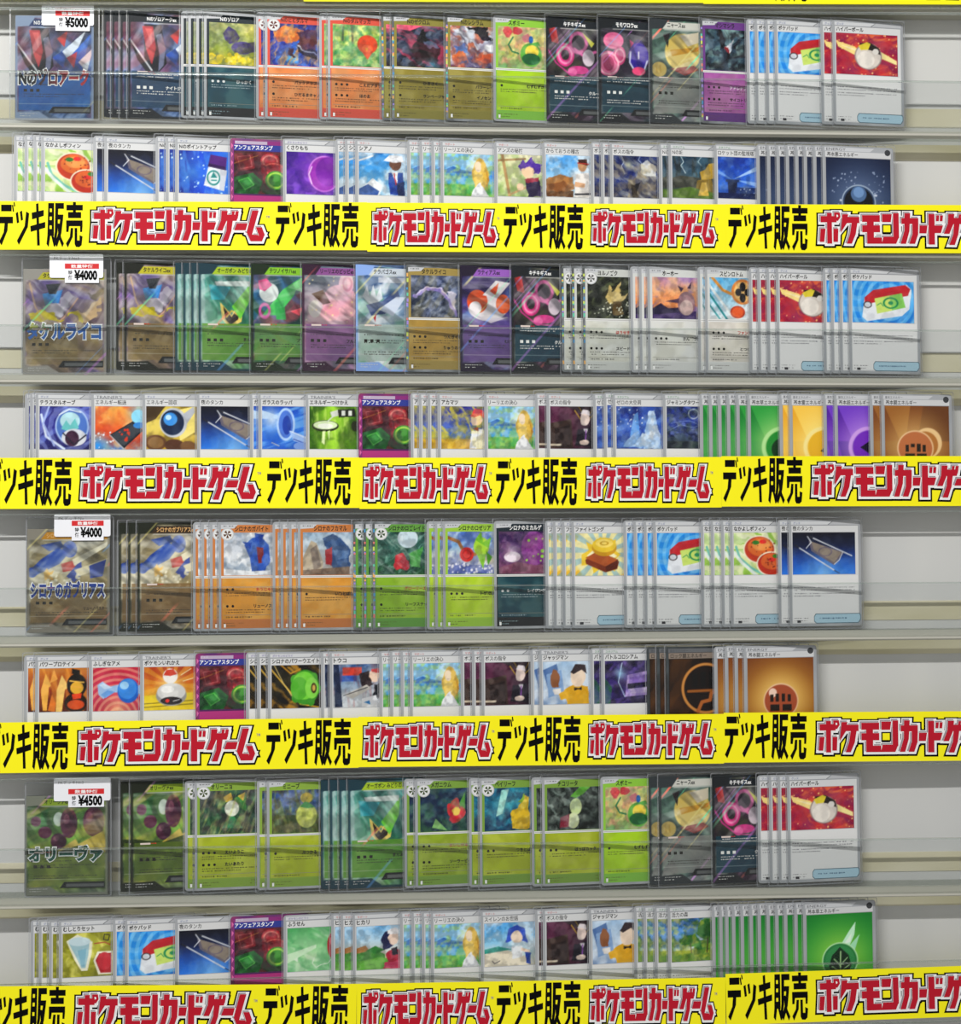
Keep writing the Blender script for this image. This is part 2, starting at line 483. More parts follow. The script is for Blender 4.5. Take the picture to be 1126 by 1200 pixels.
full_art('cream', 'ニャースex', 'grey card with big cream yellow shape', '3a3f42', 'c9c9c2', '93928e', .72,
 'v 4a6a5c 5a6a60 8a8a84;w 8 6 7;k 6 26323a .7 3;k 8 8ab0a0 .4 5;w 0;e 66 32 36 18 eed47a .1;e 64 38 30 10 f2dc8c;p 8a3430 40,48 88,44 98,48 70,54;p f4ead0 60,16 98,12 98,22 76,26;p d8a84a 40,30 98,26 98,30 44,36;e 18 49 15 7 ecd078;l cfa850 .9 12,46 14,52;l cfa850 .9 20,45 21,52;p 302a2c 26,16 40,14 36,28;q 9 8 .9',
 [(44, 64.5, 'しっぽを巻く', '3a3634')], '26282a')
full_art('bluestar', 'シロナのガブリアスex', 'brown card with blue rounded blades', '262a20', '3c2f22', '7a6140', .72,
 'v b0a684 9a8c66 7c6444;w 8 6 3;s -50 14 e2dcc0 .7 5;k 5 5c5440 .7 6;w 0;p 2f4ea0 2,42 24,30 56,18 74,24 58,34 28,42 8,47;e 76 20 13 8 3450ac;e 10 42 9 5 3a58b4;p 26408c 24,16 60,12 66,18 40,22;p b8403c 60,34 88,30 84,40 64,42;p e8b04a 30,42 36,38 40,42 48,40 44,46 48,50 38,48 32,50;s -48 9 f0ecd8 .5 11;p 3a4c98 70,46 96,30 98,44 84,52;p e8e2c8 80,30 146,12 140,18 84,36;p dcd2b0 84,40 146,28 146,36 92,46;p 34489c 110,36 140,30 134,46 112,48;d 30 e8e2c8 1.2 7 10 44 96 60',
 [(43, 66, 'リューノバスター', '2a2018')], 'e0b070', deck=('シロナのガブリアス', 'bluestar'))
full_art('olive', 'オリーヴァex', 'olive green card with dark purple balls', '23281c', '8aa03a', '5f7232', .7,
 'v 35542f 4f7a3a 8a9a44 6a7a34;w 8 6 5;s -30 12 8fb84c .6 4;k 5 26402a .7 6;w 0;p 2f6a34 30,14 42,14 36,44 28,40;s -60 12 1f3f24 .3 8;p 7fae4a 46,48 96,24 98,40 70,54;e 60 24 9 7 b8c8bc .4;e 78 28 15 15 4a2238;e 74 24 5 5 7a4458;e 20 26 9 5 4a2438;e 36 37 12 6 4c2439 .3;e 60 46 14 8 4a2038;e 122 27 19 15 4a2238;e 114 22 6 5 7a4458;p c8b45a 92,50 140,36 146,58 90,60;e 56 43 5 3 7c4a60;s -30 10 d8c868 .5 3;p c8b45a 40,62 90,44 96,50 60,62;p 3a4a22 2,52 60,56 98,50 98,62 2,66',
 [(40, 56.5, 'オイルマシンガン'), (40, 66, 'アロマショット', '20240f')], '14200c', deck=('オリーヴァ', 'olive'))

# --- framed cards
framed('teal_y', 'Nのゾロア', 'silver dark teal card, sunny wood picture', '16242c', '1c4a58',
 'v b9b97a 8a9a6c 8f9c3e d8c03a;w 9 6 4;k 5 e6e2a8 .7 2;k 7 6a7a54 .6 5;w 0;g 92 20 40 f2e87a .9;p 433a6c 30,26 42,8 58,18 66,34 60,46 44,50 34,40;e 72 58 24 15 4c4280 .1;p 3a325f 60,50 98,42 98,66 66,72;w 6 10 3;d 26 e8cf30 5 3 0 74 100 98;d 14 f2e26a 3 8 0 78 100 100;k 8 8a9a2c .3 9', [(26, 55.5, 'ひっかく')], tc='f2f2f2', low='14181b')
framed('fire_b', 'Nのヒヒダルマ', 'silver red card with blue flame picture', 'd8503e', 'd98c58',
 'v 2a2a6c 2c3c9c 3a6ad0;w 10 6 4;k 6 4a8ae8 .7 2;g 45 88 50 7fd0f4 .9;k 7 1c1c58 .6 6;w 0;w 6 10 4;p d8783a 8,30 26,4 50,8 72,14 58,38 40,46 20,44;s -70 14 f2b060 .7 9;p 5a2c30 62,22 82,10 100,14 100,60 82,70 60,48;p 241a20 60,54 78,62 100,58 100,82 80,78 62,66;l c8ccd8 3 64,52 80,66 98,68;p 4a3040 40,58 52,58 54,78 42,78;w 0;k 5 2434a0 .3 12', [(24, 55.5, 'バックドラフト'), (24, 65.5, 'ひだるまキャノン')], stage=True)
framed('fire_g', 'Nのダルマッカ', 'silver red card with sunny forest picture', 'd8503e', 'd98c58',
 'v 9cba54 c8d86a 5f9a4a 3f8a5c;w 6 7 2;k 6 e8ee9a .8 3;k 9 3f8a4a .6 6;w 0;l 6a6a40 5 24,0 22,38;l 7a7448 6 42,0 44,44;l a8a468 3 34,10 38,34;b 0 56 100 100 6aa85a .3;k 9 f0f2a0 .45 8;k 9 2f7a68 .4 11;e 76 46 22 22 cf5232 .2;p cf5232 56,52 96,50 76,82;e 76 56 12 9 e86a40;p e8a040 70,54 78,54 75,62', [(26, 57, 'こえだアタック'), (26, 66, 'ほのお')])
framed('dragon_k', 'Nのゼクロム', 'dark foil olive card with black shapes', '8a8238', '8f8440',
 'v 1e2230 22283a 14161c;w 9 6 3;s -40 14 8c9cb4 .5 3;k 5 30405c .6 5;s 30 10 e0506c .55 9;w 0;w 6 8 8;p 14161a 30,60 50,24 60,8 66,30 98,50 90,86 50,84;p 5a6880 58,38 74,34 96,50 70,54;p 08090b 50,60 94,62 90,78 56,76;s 10 10 d04868 .25 14;w 0;p e86a84 0,0 60,0 30,14 0,10;g 80 92 22 3f9ab0 .6', [(26, 55, 'ひきさく'), (26, 65.5, 'ランページサンダー')], edge='foil')
framed('dragon_w', 'Nのレシラム', 'dark foil olive card with white feathers', '8a8238', '8f8440',
 'v e4e8f0 b0b8c8 5a5078;w 10 6 6;s 60 12 f6f8fa .9 3;s 50 9 2a2430 .6 8;k 6 c8623c .7 5;w 0;w 8 9 3;p 1c1a20 40,0 80,0 98,34 70,30;p f2f4f8 40,30 70,40 100,38 98,60 60,54;p 6a88c0 10,50 34,44 42,66 14,66;p e07a4a 4,68 30,60 40,84 10,90;p d86a44 60,76 96,62 98,84 70,88;k 6 3a2f58 .4 9', [(25, 57.5, 'パワーレイジ'), (26, 66.5, 'イノセントフレイム')], edge='foil')
framed('bud', 'スボミー', 'silver green card with pastel garden picture', '8cc63c', 'a9cc34',
 'v e0d88c d8cc88 c0b868 6a9a70;w 9 6 2;k 6 efe6a8 .7 3;k 7 d88a80 .5 5;k 7 7aa868 .5 8;w 0;w 5 9 3;e 22 14 11 12 d85a5c;e 44 10 10 11 d04a50;e 64 26 9 9 d8848a;w 0;l 3f7a54 4 34,26 24,44 32,60 46,64;e 74 66 24 28 64a84a;e 76 58 15 15 ecd454;e 74 76 20 14 2f6a40;e 74 30 5 9 2f6ab0;p 5fa850 60,42 90,34 96,44', [(28, 56.5, 'むずむずかふん')], low='7fbc40')
framed('munki', 'マシマシラ', 'purple card with dark tree picture', '6a3a86', 'a866a4',
 'v 4a6470 2c3a48 1e2630;w 10 6 5;k 7 9ac0b8 .6 3;k 6 12161c .8 6;w 0;w 5 8 2;l 14151c 14 44,100 48,60 40,30 30,0;l 16181f 9 46,58 74,34 96,10;l 1a1c24 7 52,70 84,62 100,70;p e8e2e4 48,46 66,22 64,40 54,56;p 8a2a30 44,50 52,42 54,58;k 7 587890 .4 9', [(25, 56, 'アドレナブレイン', 'f0e0f0'), (25, 66, 'サイコトリップ')], edge='foil', low='5c2f78')
framed('gold', 'タケルライコ', 'dark foil gold card with storm picture', 'a08a48', 'a88c4e',
 'v 3a4460 2c3850 30343c;w 9 6 4;k 6 7a86b0 .6 2;s -35 14 aebcd8 .5 6;k 6 1c2436 .7 8;w 0;w 5 8 5;l 8a7cc0 9 10,50 34,30 66,36 88,64 100,92;l cfc8e4 3 12,46 36,26 66,33 92,62;p d8d4e8 78,34 98,44 98,80;s -60 8 e0c868 .2 10;k 8 e8e8e8 .25 11', [(31, 57.5, 'つんざくいかずち'), (31, 66.5, 'りゅうのヘッド')], edge='foil')
framed('owl_d', 'ヨルノズク', 'foil white card with dark night picture', 'c9ccc8', 'd4d6d2',
 'v 2a2e28 20241f 3a4034;w 9 6 3;s -30 14 8a9464 .5 3;k 6 0f1210 .7 5;w 0;g 60 50 34 b8a868 .7;w 5 8 4;p c8b47a 40,50 50,20 58,40 78,10 74,44 92,40 70,66 50,64;p 5a4a2c 54,60 78,58 80,90 60,90;d 30 e8ecd8 1.6 7 10 60 96 96', [(28, 53, 'ほうせきさがし', 'b83a30'), (28, 66.5, 'スピードウイング')], edge='foil', stage=True)
framed('owl_s', 'ホーホー', 'silver white card with purple sunset picture', 'd2d4d2', 'd9dad8',
 'v b890b8 e8a87c e8945c 3a3050;w 10 4 3;k 4 8a74b0 .8 2;k 4 f4c08a .6 6;w 0;p 2a2440 0,76 20,62 36,74 60,72 100,84 100,100 0,100;p 4a3c68 0,90 100,80 100,100 0,100;e 78 62 20 28 9a7a80 .1;e 78 72 15 18 c8b0ac;p 4a3a50 58,20 72,26 66,36;p 4a3a50 90,10 88,28 80,26;p 5a4458 30,58 62,50 60,62', [(30, 58, 'さんどづき')])
framed('rotor', 'スピンロトム', 'silver white card with orange fan picture', 'd2d4d2', 'dcd8d2',
 'v 58a8d8 a8d4e8 e8eef0;w 6 4 3;k 4 f4f8fa .8 2;w 0;l 2f8a90 5 0,40 40,100;l 3f9aa0 4 0,66 24,100;l e8f0f0 6 0,20 50,90;l d89a4a 7 6,0 30,30 60,44;e 76 34 26 30 d88a48;e 76 34 20 24 f0c27a;e 76 22 7 11 1d1a1c;e 76 48 7 11 1d1a1c;e 66 35 7 9 1d1a1c;e 87 35 7 9 1d1a1c;e 64 82 17 15 d8673c;o 64 82 15 13 3 b84a30', [(28, 53, 'ファンコール', 'b83a30'), (30, 66.5, 'とつげき')])
framed('gab', 'シロナのガバイト', 'silver orange card with blue figure on snow', 'c8793c', 'd49a48',
 'v b8c0cc d8dce2 a8b4c0;w 7 6 3;k 5 f2f4f6 .8 3;k 6 7a8ca0 .5 6;w 0;p 3a5eac 44,30 60,14 78,8 96,30 98,56 88,90 60,92 56,60;p 2c4a98 40,22 60,24 56,40;p 7a2c30 70,34 84,36 86,70 74,72;p 2f4fa0 66,2 86,6 80,22 68,20;e 90 64 9 14 466cc0;p e4e8ec 0,84 60,90 100,88 100,100 0,100', [(30, 53, 'おうじゃのよびかけ', 'b83a30'), (28, 66.5, 'リューノスラッシュ')], stage=True)
framed('shark', 'シロナのフカマル', 'silver orange card with grey cliff picture', 'c8793c', 'd49a48',
 'v 9ab4cc c8d0d4 9a9088;w 7 5 4;k 4 dfe6ea .7 2;w 0;p b8ac98 0,60 18,20 30,26 44,70 40,100 0,100;p 8a7e74 16,40 30,30 40,80 24,90;w 4 8 3;p 3f5a84 44,14 66,4 90,22 100,40 100,90 70,96 54,60;p a83a40 48,40 64,34 62,78 50,74;p 5c7aa4 66,40 98,44 98,60 72,66;w 0;p 7c6a5c 0,88 100,80 100,100 0,100', [(30, 57, 'いわとばし')])
framed('rose_d', 'シロナのロズレイド', 'green foil card with dark forest, red disc', '5f9a3c', '8aae38',
 'v 2c5048 3c6a60 2f5a3c;w 9 6 4;s -40 14 9ac8b8 .6 3;k 6 1c3830 .7 5;w 0;e 66 16 22 22 cfe0e8;w 4 8 3;e 50 66 12 15 b8323c;e 60 78 12 13 a82a38;e 44 80 9 10 c04048;p 4f9a50 70,50 98,34 92,84 74,80;s 40 12 e8f2e8 .3 8;w 0', [(26, 53, 'グローリーエール', 'a04030'), (27, 66, 'リーフステップ')], edge='foil', stage=True)
framed('rose_l', 'シロナのロゼリア', 'silver lime card with red rose picture', '9ac63c', 'b0cc3c',
 'v 6f9ad0 8ab0d8 d0c8b0 6a78b8;w 8 6 4;k 5 e4ecf2 .7 3;k 6 3c50a0 .5 7;w 0;l 9a6a40 8 0,14 24,24 34,44 60,54;b 0 78 100 100 4a58a0 .5;d 40 e8e8f4 2.2 5 0 74 100 98;e 42 54 15 17 c0302f;o 42 54 9 10 2 8f1f24;e 74 36 17 22 a8d04a;p 7ab83a 60,20 74,0 78,26 96,14 90,40;p 8ac048 64,54 84,52 78,88;p 5a9a34 84,46 98,60 88,80', [(31, 57.5, 'トゲでさす')])
framed('mist', 'シロナのミカルゲ', 'silver dark teal card, violet mist picture', '17252e', '1b4450',
 'v 2c1c44 4a2c5c 6a3a58;w 8 6 3;k 5 8a5a90 .6 2;w 0;g 28 50 30 e8d0e8 1;e 30 60 18 12 efe4ee;e 78 40 28 40 7c3a84;e 80 40 20 30 8c4690;d 9 a0d85a 3 4 60 18 98 70;w 5 7 6;p 74485c 0,84 40,74 100,82 100,100 0,100;k 6 a06a8a .3 8', [(28, 55.5, 'レイジングカース')], tc='f0f0f0', low='14181b')
framed('dolliv', 'オリーニョ', 'silver lime card with night plants picture', '86a83c', 'a8b43a',
 'v 2a4a44 284a3c 3a5a34;w 8 6 4;k 6 4f7a58 .7 3;k 5 16302c .7 6;w 0;p 4a8a4a 70,20 98,8 98,50 84,40;p d8c458 50,16 66,6 70,22 56,28;p d8c458 80,14 96,6 92,26;e 68 42 15 18 e4ead8;p 3f8a5c 46,86 64,60 72,60 92,88;s -70 14 c8d080 .5 9;k 7 6a3444 .3 11', [(24, 56.5, 'えいようこ'), (24, 66, 'たいあたり')], stage=True)
framed('smoliv', 'ミニーブ', 'silver lime card with dusk meadow picture', '86a83c', 'a8b43a',
 'v 3a5088 6a80b8 3f5a48 4a4a30;w 8 6 5;k 5 24406c .7 3;k 6 a8b8d8 .4 7;w 0;b 0 58 100 100 4a5a34 .8;s 80 22 8a9a58 .6 6;k 8 6a5a40 .5 8;e 74 60 22 28 d0d878;e 74 20 13 12 c8b458;p 4f9a58 60,40 70,28 78,30 92,42 76,44;k 9 2f4024 .3 9', [(28, 57.5, 'ぶつかる')])
framed('megan', 'メガニウム', 'silver green card with red petals on navy', '7aa03c', '93a83a',
 'v 223a5c 1e3450 2a4a3c;w 8 6 3;k 6 3a6468 .6 3;k 6 14223c .7 6;w 0;p 8ab878 26,90 34,70 60,98;p 5f9a4c 84,40 98,10 98,60;w 4 8 2;e 66 50 9 14 c83a44;e 78 38 9 13 d04a50;e 76 68 13 14 c83440;e 90 58 8 14 d85058;e 78 54 8 9 e8c85a;w 0;k 5 4a7a4a .4 8', [(28, 53, 'おいしげる', 'a04030'), (28, 66, 'ソーラービーム')], stage=True)
framed('bay', 'ベイリーフ', 'silver green card with blue glow picture', '7aa03c', 'a8b43a',
 'v 1f5a7a 2a7a98 1c4a6c 1a3858;w 9 5 4;k 5 4ab0c0 .6 3;k 5 123450 .7 6;w 0;p a8e0d8 38,6 54,4 40,60 26,66;g 40 40 34 b8f0e0 .5;w 5 6 2;p d8b83a 58,62 74,48 84,20 98,24 100,96 60,96;p c8a834 66,80 92,70 96,98 68,98;p 8ab03a 72,34 88,16 88,34;e 88 40 7 12 ecd458 .4;w 0', [(30, 57.5, 'つきとばす')], stage=True)
framed('chiko', 'チコリータ', 'silver green card with dark leaves picture', '7aa03c', 'a8b43a',
 'v 3a4440 2c3430 262c28;w 8 7 4;s 50 14 a8b8b0 .6 3;k 6 141a18 .8 6;w 0;p 5fa03c 52,22 74,0 98,0 80,18 64,26;e 64 46 13 19 c8d8a0;e 58 78 13 18 d4deb0;p 7a2c3c 30,70 50,62 48,92 28,94;k 7 b0c0b8 .3 9', [(27, 57.5, 'はっぱカッター')])

# --- trainer cards: I item, T supporter, D stadium, L tool, R older strip, A ace
trainer('buns', 'I', 'なかよしポフィン', 'grey card with two red buns',
 'v d8e4a8 e8ecc0 c8d888;w 12 4 3;u 0 100 26 8ab84a .8;u 10 90 34 f2f4e4 .5;w 0;l 7fc0b0 6 6,34 14,60 40,84 70,100;l e4f0e8 7 0,46 18,70 50,100;e 58 40 36 33 f4eed8 .1;e 58 40 33 30 b8452c .1;e 60 34 28 22 d8743c .1;e 62 30 20 13 e69a58;e 84 74 33 29 f4eed8 .1;e 84 74 30 26 b03a28 .1;e 86 68 25 19 d06a3a .1;d 22 7a2c1c 1.4 5 40 18 92 50;e 50 24 8 5 3f7a34;e 66 22 8 5 d83a34;e 94 56 7 5 4a8038;e 86 64 8 5 d83a34;d 16 7a2c1c 1.4 9 72 58 100 84')
trainer('stretcher', 'I', '夜のタンカ', 'grey card with tilted stretcher on navy',
 'v 0c1020 182446 2c5aa8 3c80d8;g 50 96 60 9ad0ff .7;p 6a6470 26,20 82,48 66,78 30,44;p 8a8076 30,22 78,48 66,72 34,42;o 52 46 10 10 2 6a6070;l d8dae0 2.6 6,32 66,90;l d8dae0 2.6 24,8 94,56;l 2a2a34 1.6 66,90 74,97;l e4e6ea 2 24,10 30,24 22,38;l cfd2d8 2 80,46 74,66 66,76;l 1c1c24 3 4,30 10,36;l 1c1c24 3 22,6 32,14')
trainer('bottle', 'I', 'Nのポイントアップ', 'grey card with white bottle on blue',
 'v 1c3a9c 2a5ac8 1c6ad8;h 1a2a7c 2c5ad0 3c7ad8;s 86 14 5a9ae8 .5 4;g 30 50 50 5aa8f0 .6;d 34 c8e8ff 1.6 6;p e8ecf2 62,34 100,44 92,92 52,80;p cfd4de 86,42 100,46 94,92 84,90;p 5a2c7c 66,8 100,14 98,36 62,28;p 3a1c54 62,28 98,36 98,44 60,36;e 72 62 14 18 2f8a88;e 72 62 11 14 dfe8ea;p 2f8a88 66,62 72,48 80,62;b 67 66 79 69 2f8a88')
trainer('stamp', 'A', 'アンフェアスタンプ', 'magenta bordered card with green and red blocks',
 'v 5a1c24 3a1a24 1a3420;w 5 5 3;k 5 a02c38 .6 2;w 0;p 1f5a2c 0,62 40,50 60,70 50,100 0,100;p 2f8038 8,66 34,58 44,76 22,90;l 7ad86a 1.4 10,70 30,62 42,78 24,90 10,70;p 7a2830 0,6 40,4 44,40 10,48;l e07a7a 1.2 8,14 34,10 38,36 14,42 8,14;l d8a050 1 0,30 50,10;e 76 22 20 18 b03a44;o 76 22 15 13 3 e88a80;e 84 40 24 16 8f2a34;o 84 40 20 13 3 d86a60;e 88 66 22 22 3f8a34;o 88 66 17 17 4 a8d85a;p 6a1f2c 56,30 68,34 70,54 58,50;k 6 14181a .35 8')
trainer('mochi', 'L', 'くさりもち', 'grey card with purple crescent picture',
 'v 5a2c9c 6a3cb0 4a2488;w 14 4 3;s 20 8 8a5cd0 .8 3;k 4 3c1c7c .7 5;w 0;g 72 50 60 c878e0 .8;e 80 50 34 42 d890e8;e 80 50 31 39 9a3cb0;e 90 44 28 34 7a2ca0;g 80 76 30 c070e0 .7;l f0d8f8 2.4 54,34 48,52 54,74')
trainer('whitehat', 'T', 'シアノ', 'grey card, blue sky and white hat shape',
 'v 3c8ad0 5aa8e0 a8cce4;w 8 5 4;k 4 e8f2f8 .8 3;w 0;p f0f4f8 10,80 30,60 50,76 44,100 0,100;p 3a5a9c 0,86 20,74 44,90 40,100 0,100;w 3 7 3;p 26489c 62,46 94,44 98,96 66,98;e 78 24 12 16 7a5848;p eef0f4 54,18 66,4 92,6 98,20 76,22;p f2f4f6 70,44 84,42 82,70;l b82c30 3 77,46 80,72;p 26345c 82,70 98,66 98,100 84,98;w 0;l f0f4f8 4 0,20 30,8')
trainer('sea', 'T', 'リーリエの決心', 'grey card, blue sea and golden shape',
 'v 7ac0f0 a8d8f4 3c8ad8 3a9ac0 5aa84c;w 5 5 3;b 0 38 100 44 2f6ab0 .7;k 5 e8f4fa .4 3;w 0;p 3f70b0 0,40 20,30 40,38 60,42 60,46 0,46;b 0 72 100 100 5aa850 .8;k 9 b8d860 .5 6;g 70 30 34 e8f0f8 .9;w 4 7 4;e 78 50 17 42 e0bc5c;e 74 58 9 34 ecd07a;e 74 28 9 12 f0dcc0;p eef0f4 62,84 78,66 98,100 60,100;p c89a44 88,30 97,60 94,88')
trainer('purplehair', 'T', 'アンズの秘技', 'grey card, easel and violet spiky shape',
 'v e8e4c0 c8d498 a8c078;w 6 5 3;k 5 f0eed0 .6 3;k 5 8ab068 .4 6;w 0;l b8986c 7 10,0 26,100;l a88a60 5 0,16 60,10;l c8ac7c 5 24,96 60,78;w 4 9 4;p 5a3c9c 44,30 54,10 64,20 74,4 80,20 96,24 90,44 60,46;e 66 42 13 14 f0d0b0;p 3a3050 60,60 92,56 98,100 66,100;p a03c50 58,58 92,52 90,62 62,66;e 50 76 8 9 f0d0b0')
trainer('karate', 'T', 'からておうの稽古', 'grey card, sky, brown rocks, white robe',
 'v 4a9ae0 9accf0 c8dcea;w 7 5 3;k 4 f4f8fa .8 3;w 0;w 4 7 5;p b08050 0,58 30,46 60,52 64,78 40,92 0,86;p 8a5c38 0,70 40,62 60,74 40,90 0,88;p 6a4a30 0,86 60,84 60,100 0,100;w 0;p f0ece8 66,44 94,40 100,100 62,100;e 80 24 10 14 d8a880;p 4a2c24 70,10 90,8 92,24 72,18;l c83a34 2.4 70,18 94,20;p d8a880 64,62 86,66 84,76 62,74;l 2a2a34 4 64,92 98,90')
trainer('armor', 'T', 'ボスの指令', 'grey card with pale armored shape at night',
 'v 16204a 24306c 1c2038;w 6 5 3;k 5 3a4a88 .6 3;w 0;g 34 22 16 e8eccc 1;l c8d8f8 1.4 18,0 24,16 18,26 26,44;l d0e0ff 1.2 60,0 56,10 64,18;w 6 8 4;p d8dce4 60,20 78,8 92,26 96,60 80,66 66,44;p 5a5a68 36,60 60,40 96,50 98,100 30,100;s 40 14 d8d8c8 .45 6;p 1c1c28 40,70 56,64 54,100 40,100;k 7 b89a58 .3 9')
trainer('castle', 'D', 'Nの城', 'grey card with ruined castle, lightning',
 'v 243a4c 3a5468 4a5a58 3a4a3c;w 6 6 3;k 5 4f7080 .6 3;w 0;l e0f0f4 1.6 20,0 26,14 20,22 30,40;l d0e4ec 1.2 66,0 58,12 66,22;p 4a4c44 0,52 20,46 60,50 100,40 100,74 0,76;s 86 18 2c302c .6 5;p b89a48 62,36 74,30 82,16 94,14 96,50 66,56;p 8a7438 56,56 88,52 96,90 50,92;p 5f7a3a 0,80 40,72 100,86 100,100 0,100;p d8b860 66,60 76,60 82,92 58,92')
trainer('beams', 'D', 'ロケット団の監視塔', 'grey card with blue searchlight beams',
 'v 1c3c98 2c5ac0 3a6ac8 1c2c60;w 5 5 3;k 4 4a80d8 .5 3;w 0;p a8c8f4 34,54 92,18 98,28;p 88b0ec 36,54 96,60 94,72;p 6a98e0 34,56 0,30 0,40;p 1c2848 22,60 44,60 42,90 24,90;b 18 54 48 60 2a3a60;b 0 86 100 100 16224a .9;b 40 72 100 86 24386c .9;l 9ab8e8 1 50,72 98,70;d 12 d0e0f8 1.2 5 50 74 100 92')
trainer('tablet', 'I', 'ポケパッド', 'grey card with red white tablet on blue',
 'v 2c8ad8 3a9ae4 2a80d0;u 60 50 18 7ac4f4 .7;u 10 10 26 c8e8fa .25;g 30 50 40 6ab8f0 .5;p e8eef4 16,86 20,40 34,22 88,8 96,20 92,66 80,82 24,96;p b8303a 20,40 34,22 86,8 94,18 90,34 28,54 20,60;p e4e8ee 18,64 28,56 90,36 92,64 80,80 24,94;p 8cc86a 36,42 80,28 86,62 40,78;p c8dc7a 36,42 60,34 64,70 40,78;o 62 52 11 12 3.4 2c8a5c;e 62 52 4 4.5 2c8a5c;l 2c8a5c 1.6 40,58 46,52 50,60;e 25 57 6 7 d8dce4;o 25 57 6 7 2 3a3438')
trainer('ball', 'I', 'ハイパーボール', 'grey card with pale ball on red',
 'r 55 55 80 d8604a 8f1c44;w 8 4 3;s -20 12 e88a4a .6 3;s 30 9 7a1c50 .6 6;k 4 c83c3c .5 8;w 0;d 40 f8c88a 1.6 5;p f0d890 0,20 30,32 40,44 30,52 4,34;p f0e0a0 70,40 98,62 98,72 70,56;p f4e6b8 4,28 40,40 38,46;e 52 54 22 32 9a8c88;e 52 54 20 30 d8d0c8;e 48 62 14 20 eae4dc;p 2a2420 38,24 54,20 70,34 72,50 58,40 44,36;p d8c84a 36,30 50,20 56,24 52,38 40,40;e 64 42 5 7 e8e4de')
trainer('orb', 'I', 'テラスタルオーブ', 'grey card with clear orb on indigo',
 'v 2c2c74 3a3a8c 24245c;w 8 4 3;s -40 8 7a8cd8 .7 3;u 64 50 22 a8b8ec .4;w 0;l d8e4f8 5 4,20 14,70 50,98;l a8b8e8 4 20,0 8,40 30,90;e 66 46 34 42 b8cff0;e 66 46 31 39 5a7cc0;e 62 34 20 20 bfe4ec;p 7ac8c8 44,52 54,32 62,44 72,28 80,50 62,60;e 70 72 25 20 d4d8e0 -.2;e 66 74 14 18 3c2038;l 1c1c2c 3 48,62 70,88 94,66;l eef4fb 2.4 40,20 60,8 84,14')
trainer('phone', 'R', 'エネルギー転送', 'white card with tilted phone on orange',
 'v e8b060 e08a4a d8502c 5a8ac8;w 7 4 3;k 4 f0d090 .6 3;k 4 c84a2c .6 5;w 0;g 6 92 40 3a9ae8 1;g 90 16 36 7ac8f0 .9;d 18 e8f4ff 1.8 5 0 60 40 100;p 20242c 30,66 78,34 98,56 58,98;p 3a4048 34,66 76,38 94,56 58,92;l c8ccd4 2 30,66 58,97;d 9 c8402c 3 3 46 54 80 80;e 88 24 14 16 9adcf4;e 90 44 12 7 3f8ad0')
trainer('retrieve', 'I', 'エネルギー回収', 'white card with black ball on yellow',
 'v d8c05a e0cc6a b89840;w 6 5 3;k 4 6a5a2c .7 3;w 0;p f0e08a 60,10 100,0 100,60 70,80;p 4a3a24 0,0 40,0 20,30 0,40;e 56 38 28 34 c8ccd4;e 54 38 24 29 1c2c48;e 50 30 14 15 4a94d8;e 46 26 6 6 c8e8f8;p b8bcc4 74,20 98,0 100,14 84,40;e 20 84 22 18 6a4a30;e 20 84 16 13 8a6a44;e 58 90 20 14 5a3c2c;e 86 92 16 12 7a5a3c')
trainer('trumpet', 'I', 'ガラスのラッパ', 'white card with glass trumpet on blue',
 'v 1c4cb0 3a7ad8 2c60c0;s -20 10 8ac0f4 .7 3;g 20 30 40 e8f4ff .9;p c8e0fa 0,10 40,24 40,30 0,30;e 50 42 19 38 b8d4f8 .5;e 50 42 15 32 5a80d0 .5;e 52 44 9 22 2c4aa0 .5;p a8c4f0 56,56 98,72 98,90 66,80;l e8f2ff 2 60,58 98,76;l 3a50a8 2 66,76 96,88;e 80 92 14 9 8aa8e4;l e8d8b8 1.4 20,84 36,92')
trainer('lens', 'R', 'エネルギーつけかえ', 'white card with glowing green lens',
 'v 5a8a1c 8ac03a 4a7a1c;h 3a6a14 a8d84a 4a7a1a;s 88 16 d8f08a .5 3;k 4 2c4a10 .6 5;e 34 46 28 13 2a3018;e 34 44 25 10 dcecc0;e 34 46 16 6 f8fcee;l d0d8c8 3 50,24 38,36;p d8dcd4 44,14 62,8 62,22 48,26;p 22261c 60,8 96,6 98,24 62,26;b 68 10 76 22 e8ece4;b 82 10 90 22 e8ece4;p e4f4b8 28,58 34,58 32,90 26,84;p d8f0a8 38,58 44,56 42,80;e 96 46 8 12 2a3018')
trainer('whitecoat', 'T', 'アカマツ', 'grey card with blue sky, yellow leaves',
 'v 2c2c80 3a4ca8 5a80d0 d8b04a;w 8 7 4;s 60 14 e0d458 .7 3;k 6 a8a034 .6 6;w 0;b 0 76 100 100 d89a34 .5;w 4 8 3;p eceef2 66,56 92,52 98,100 60,100;e 76 28 12 16 f0d4bc;p d84a58 62,24 72,6 92,8 96,28 84,20 70,26;p 8a3a34 70,50 80,48 78,60;l b8bcc8 1.4 78,60 78,98;w 0;k 9 f0d858 .3 9')
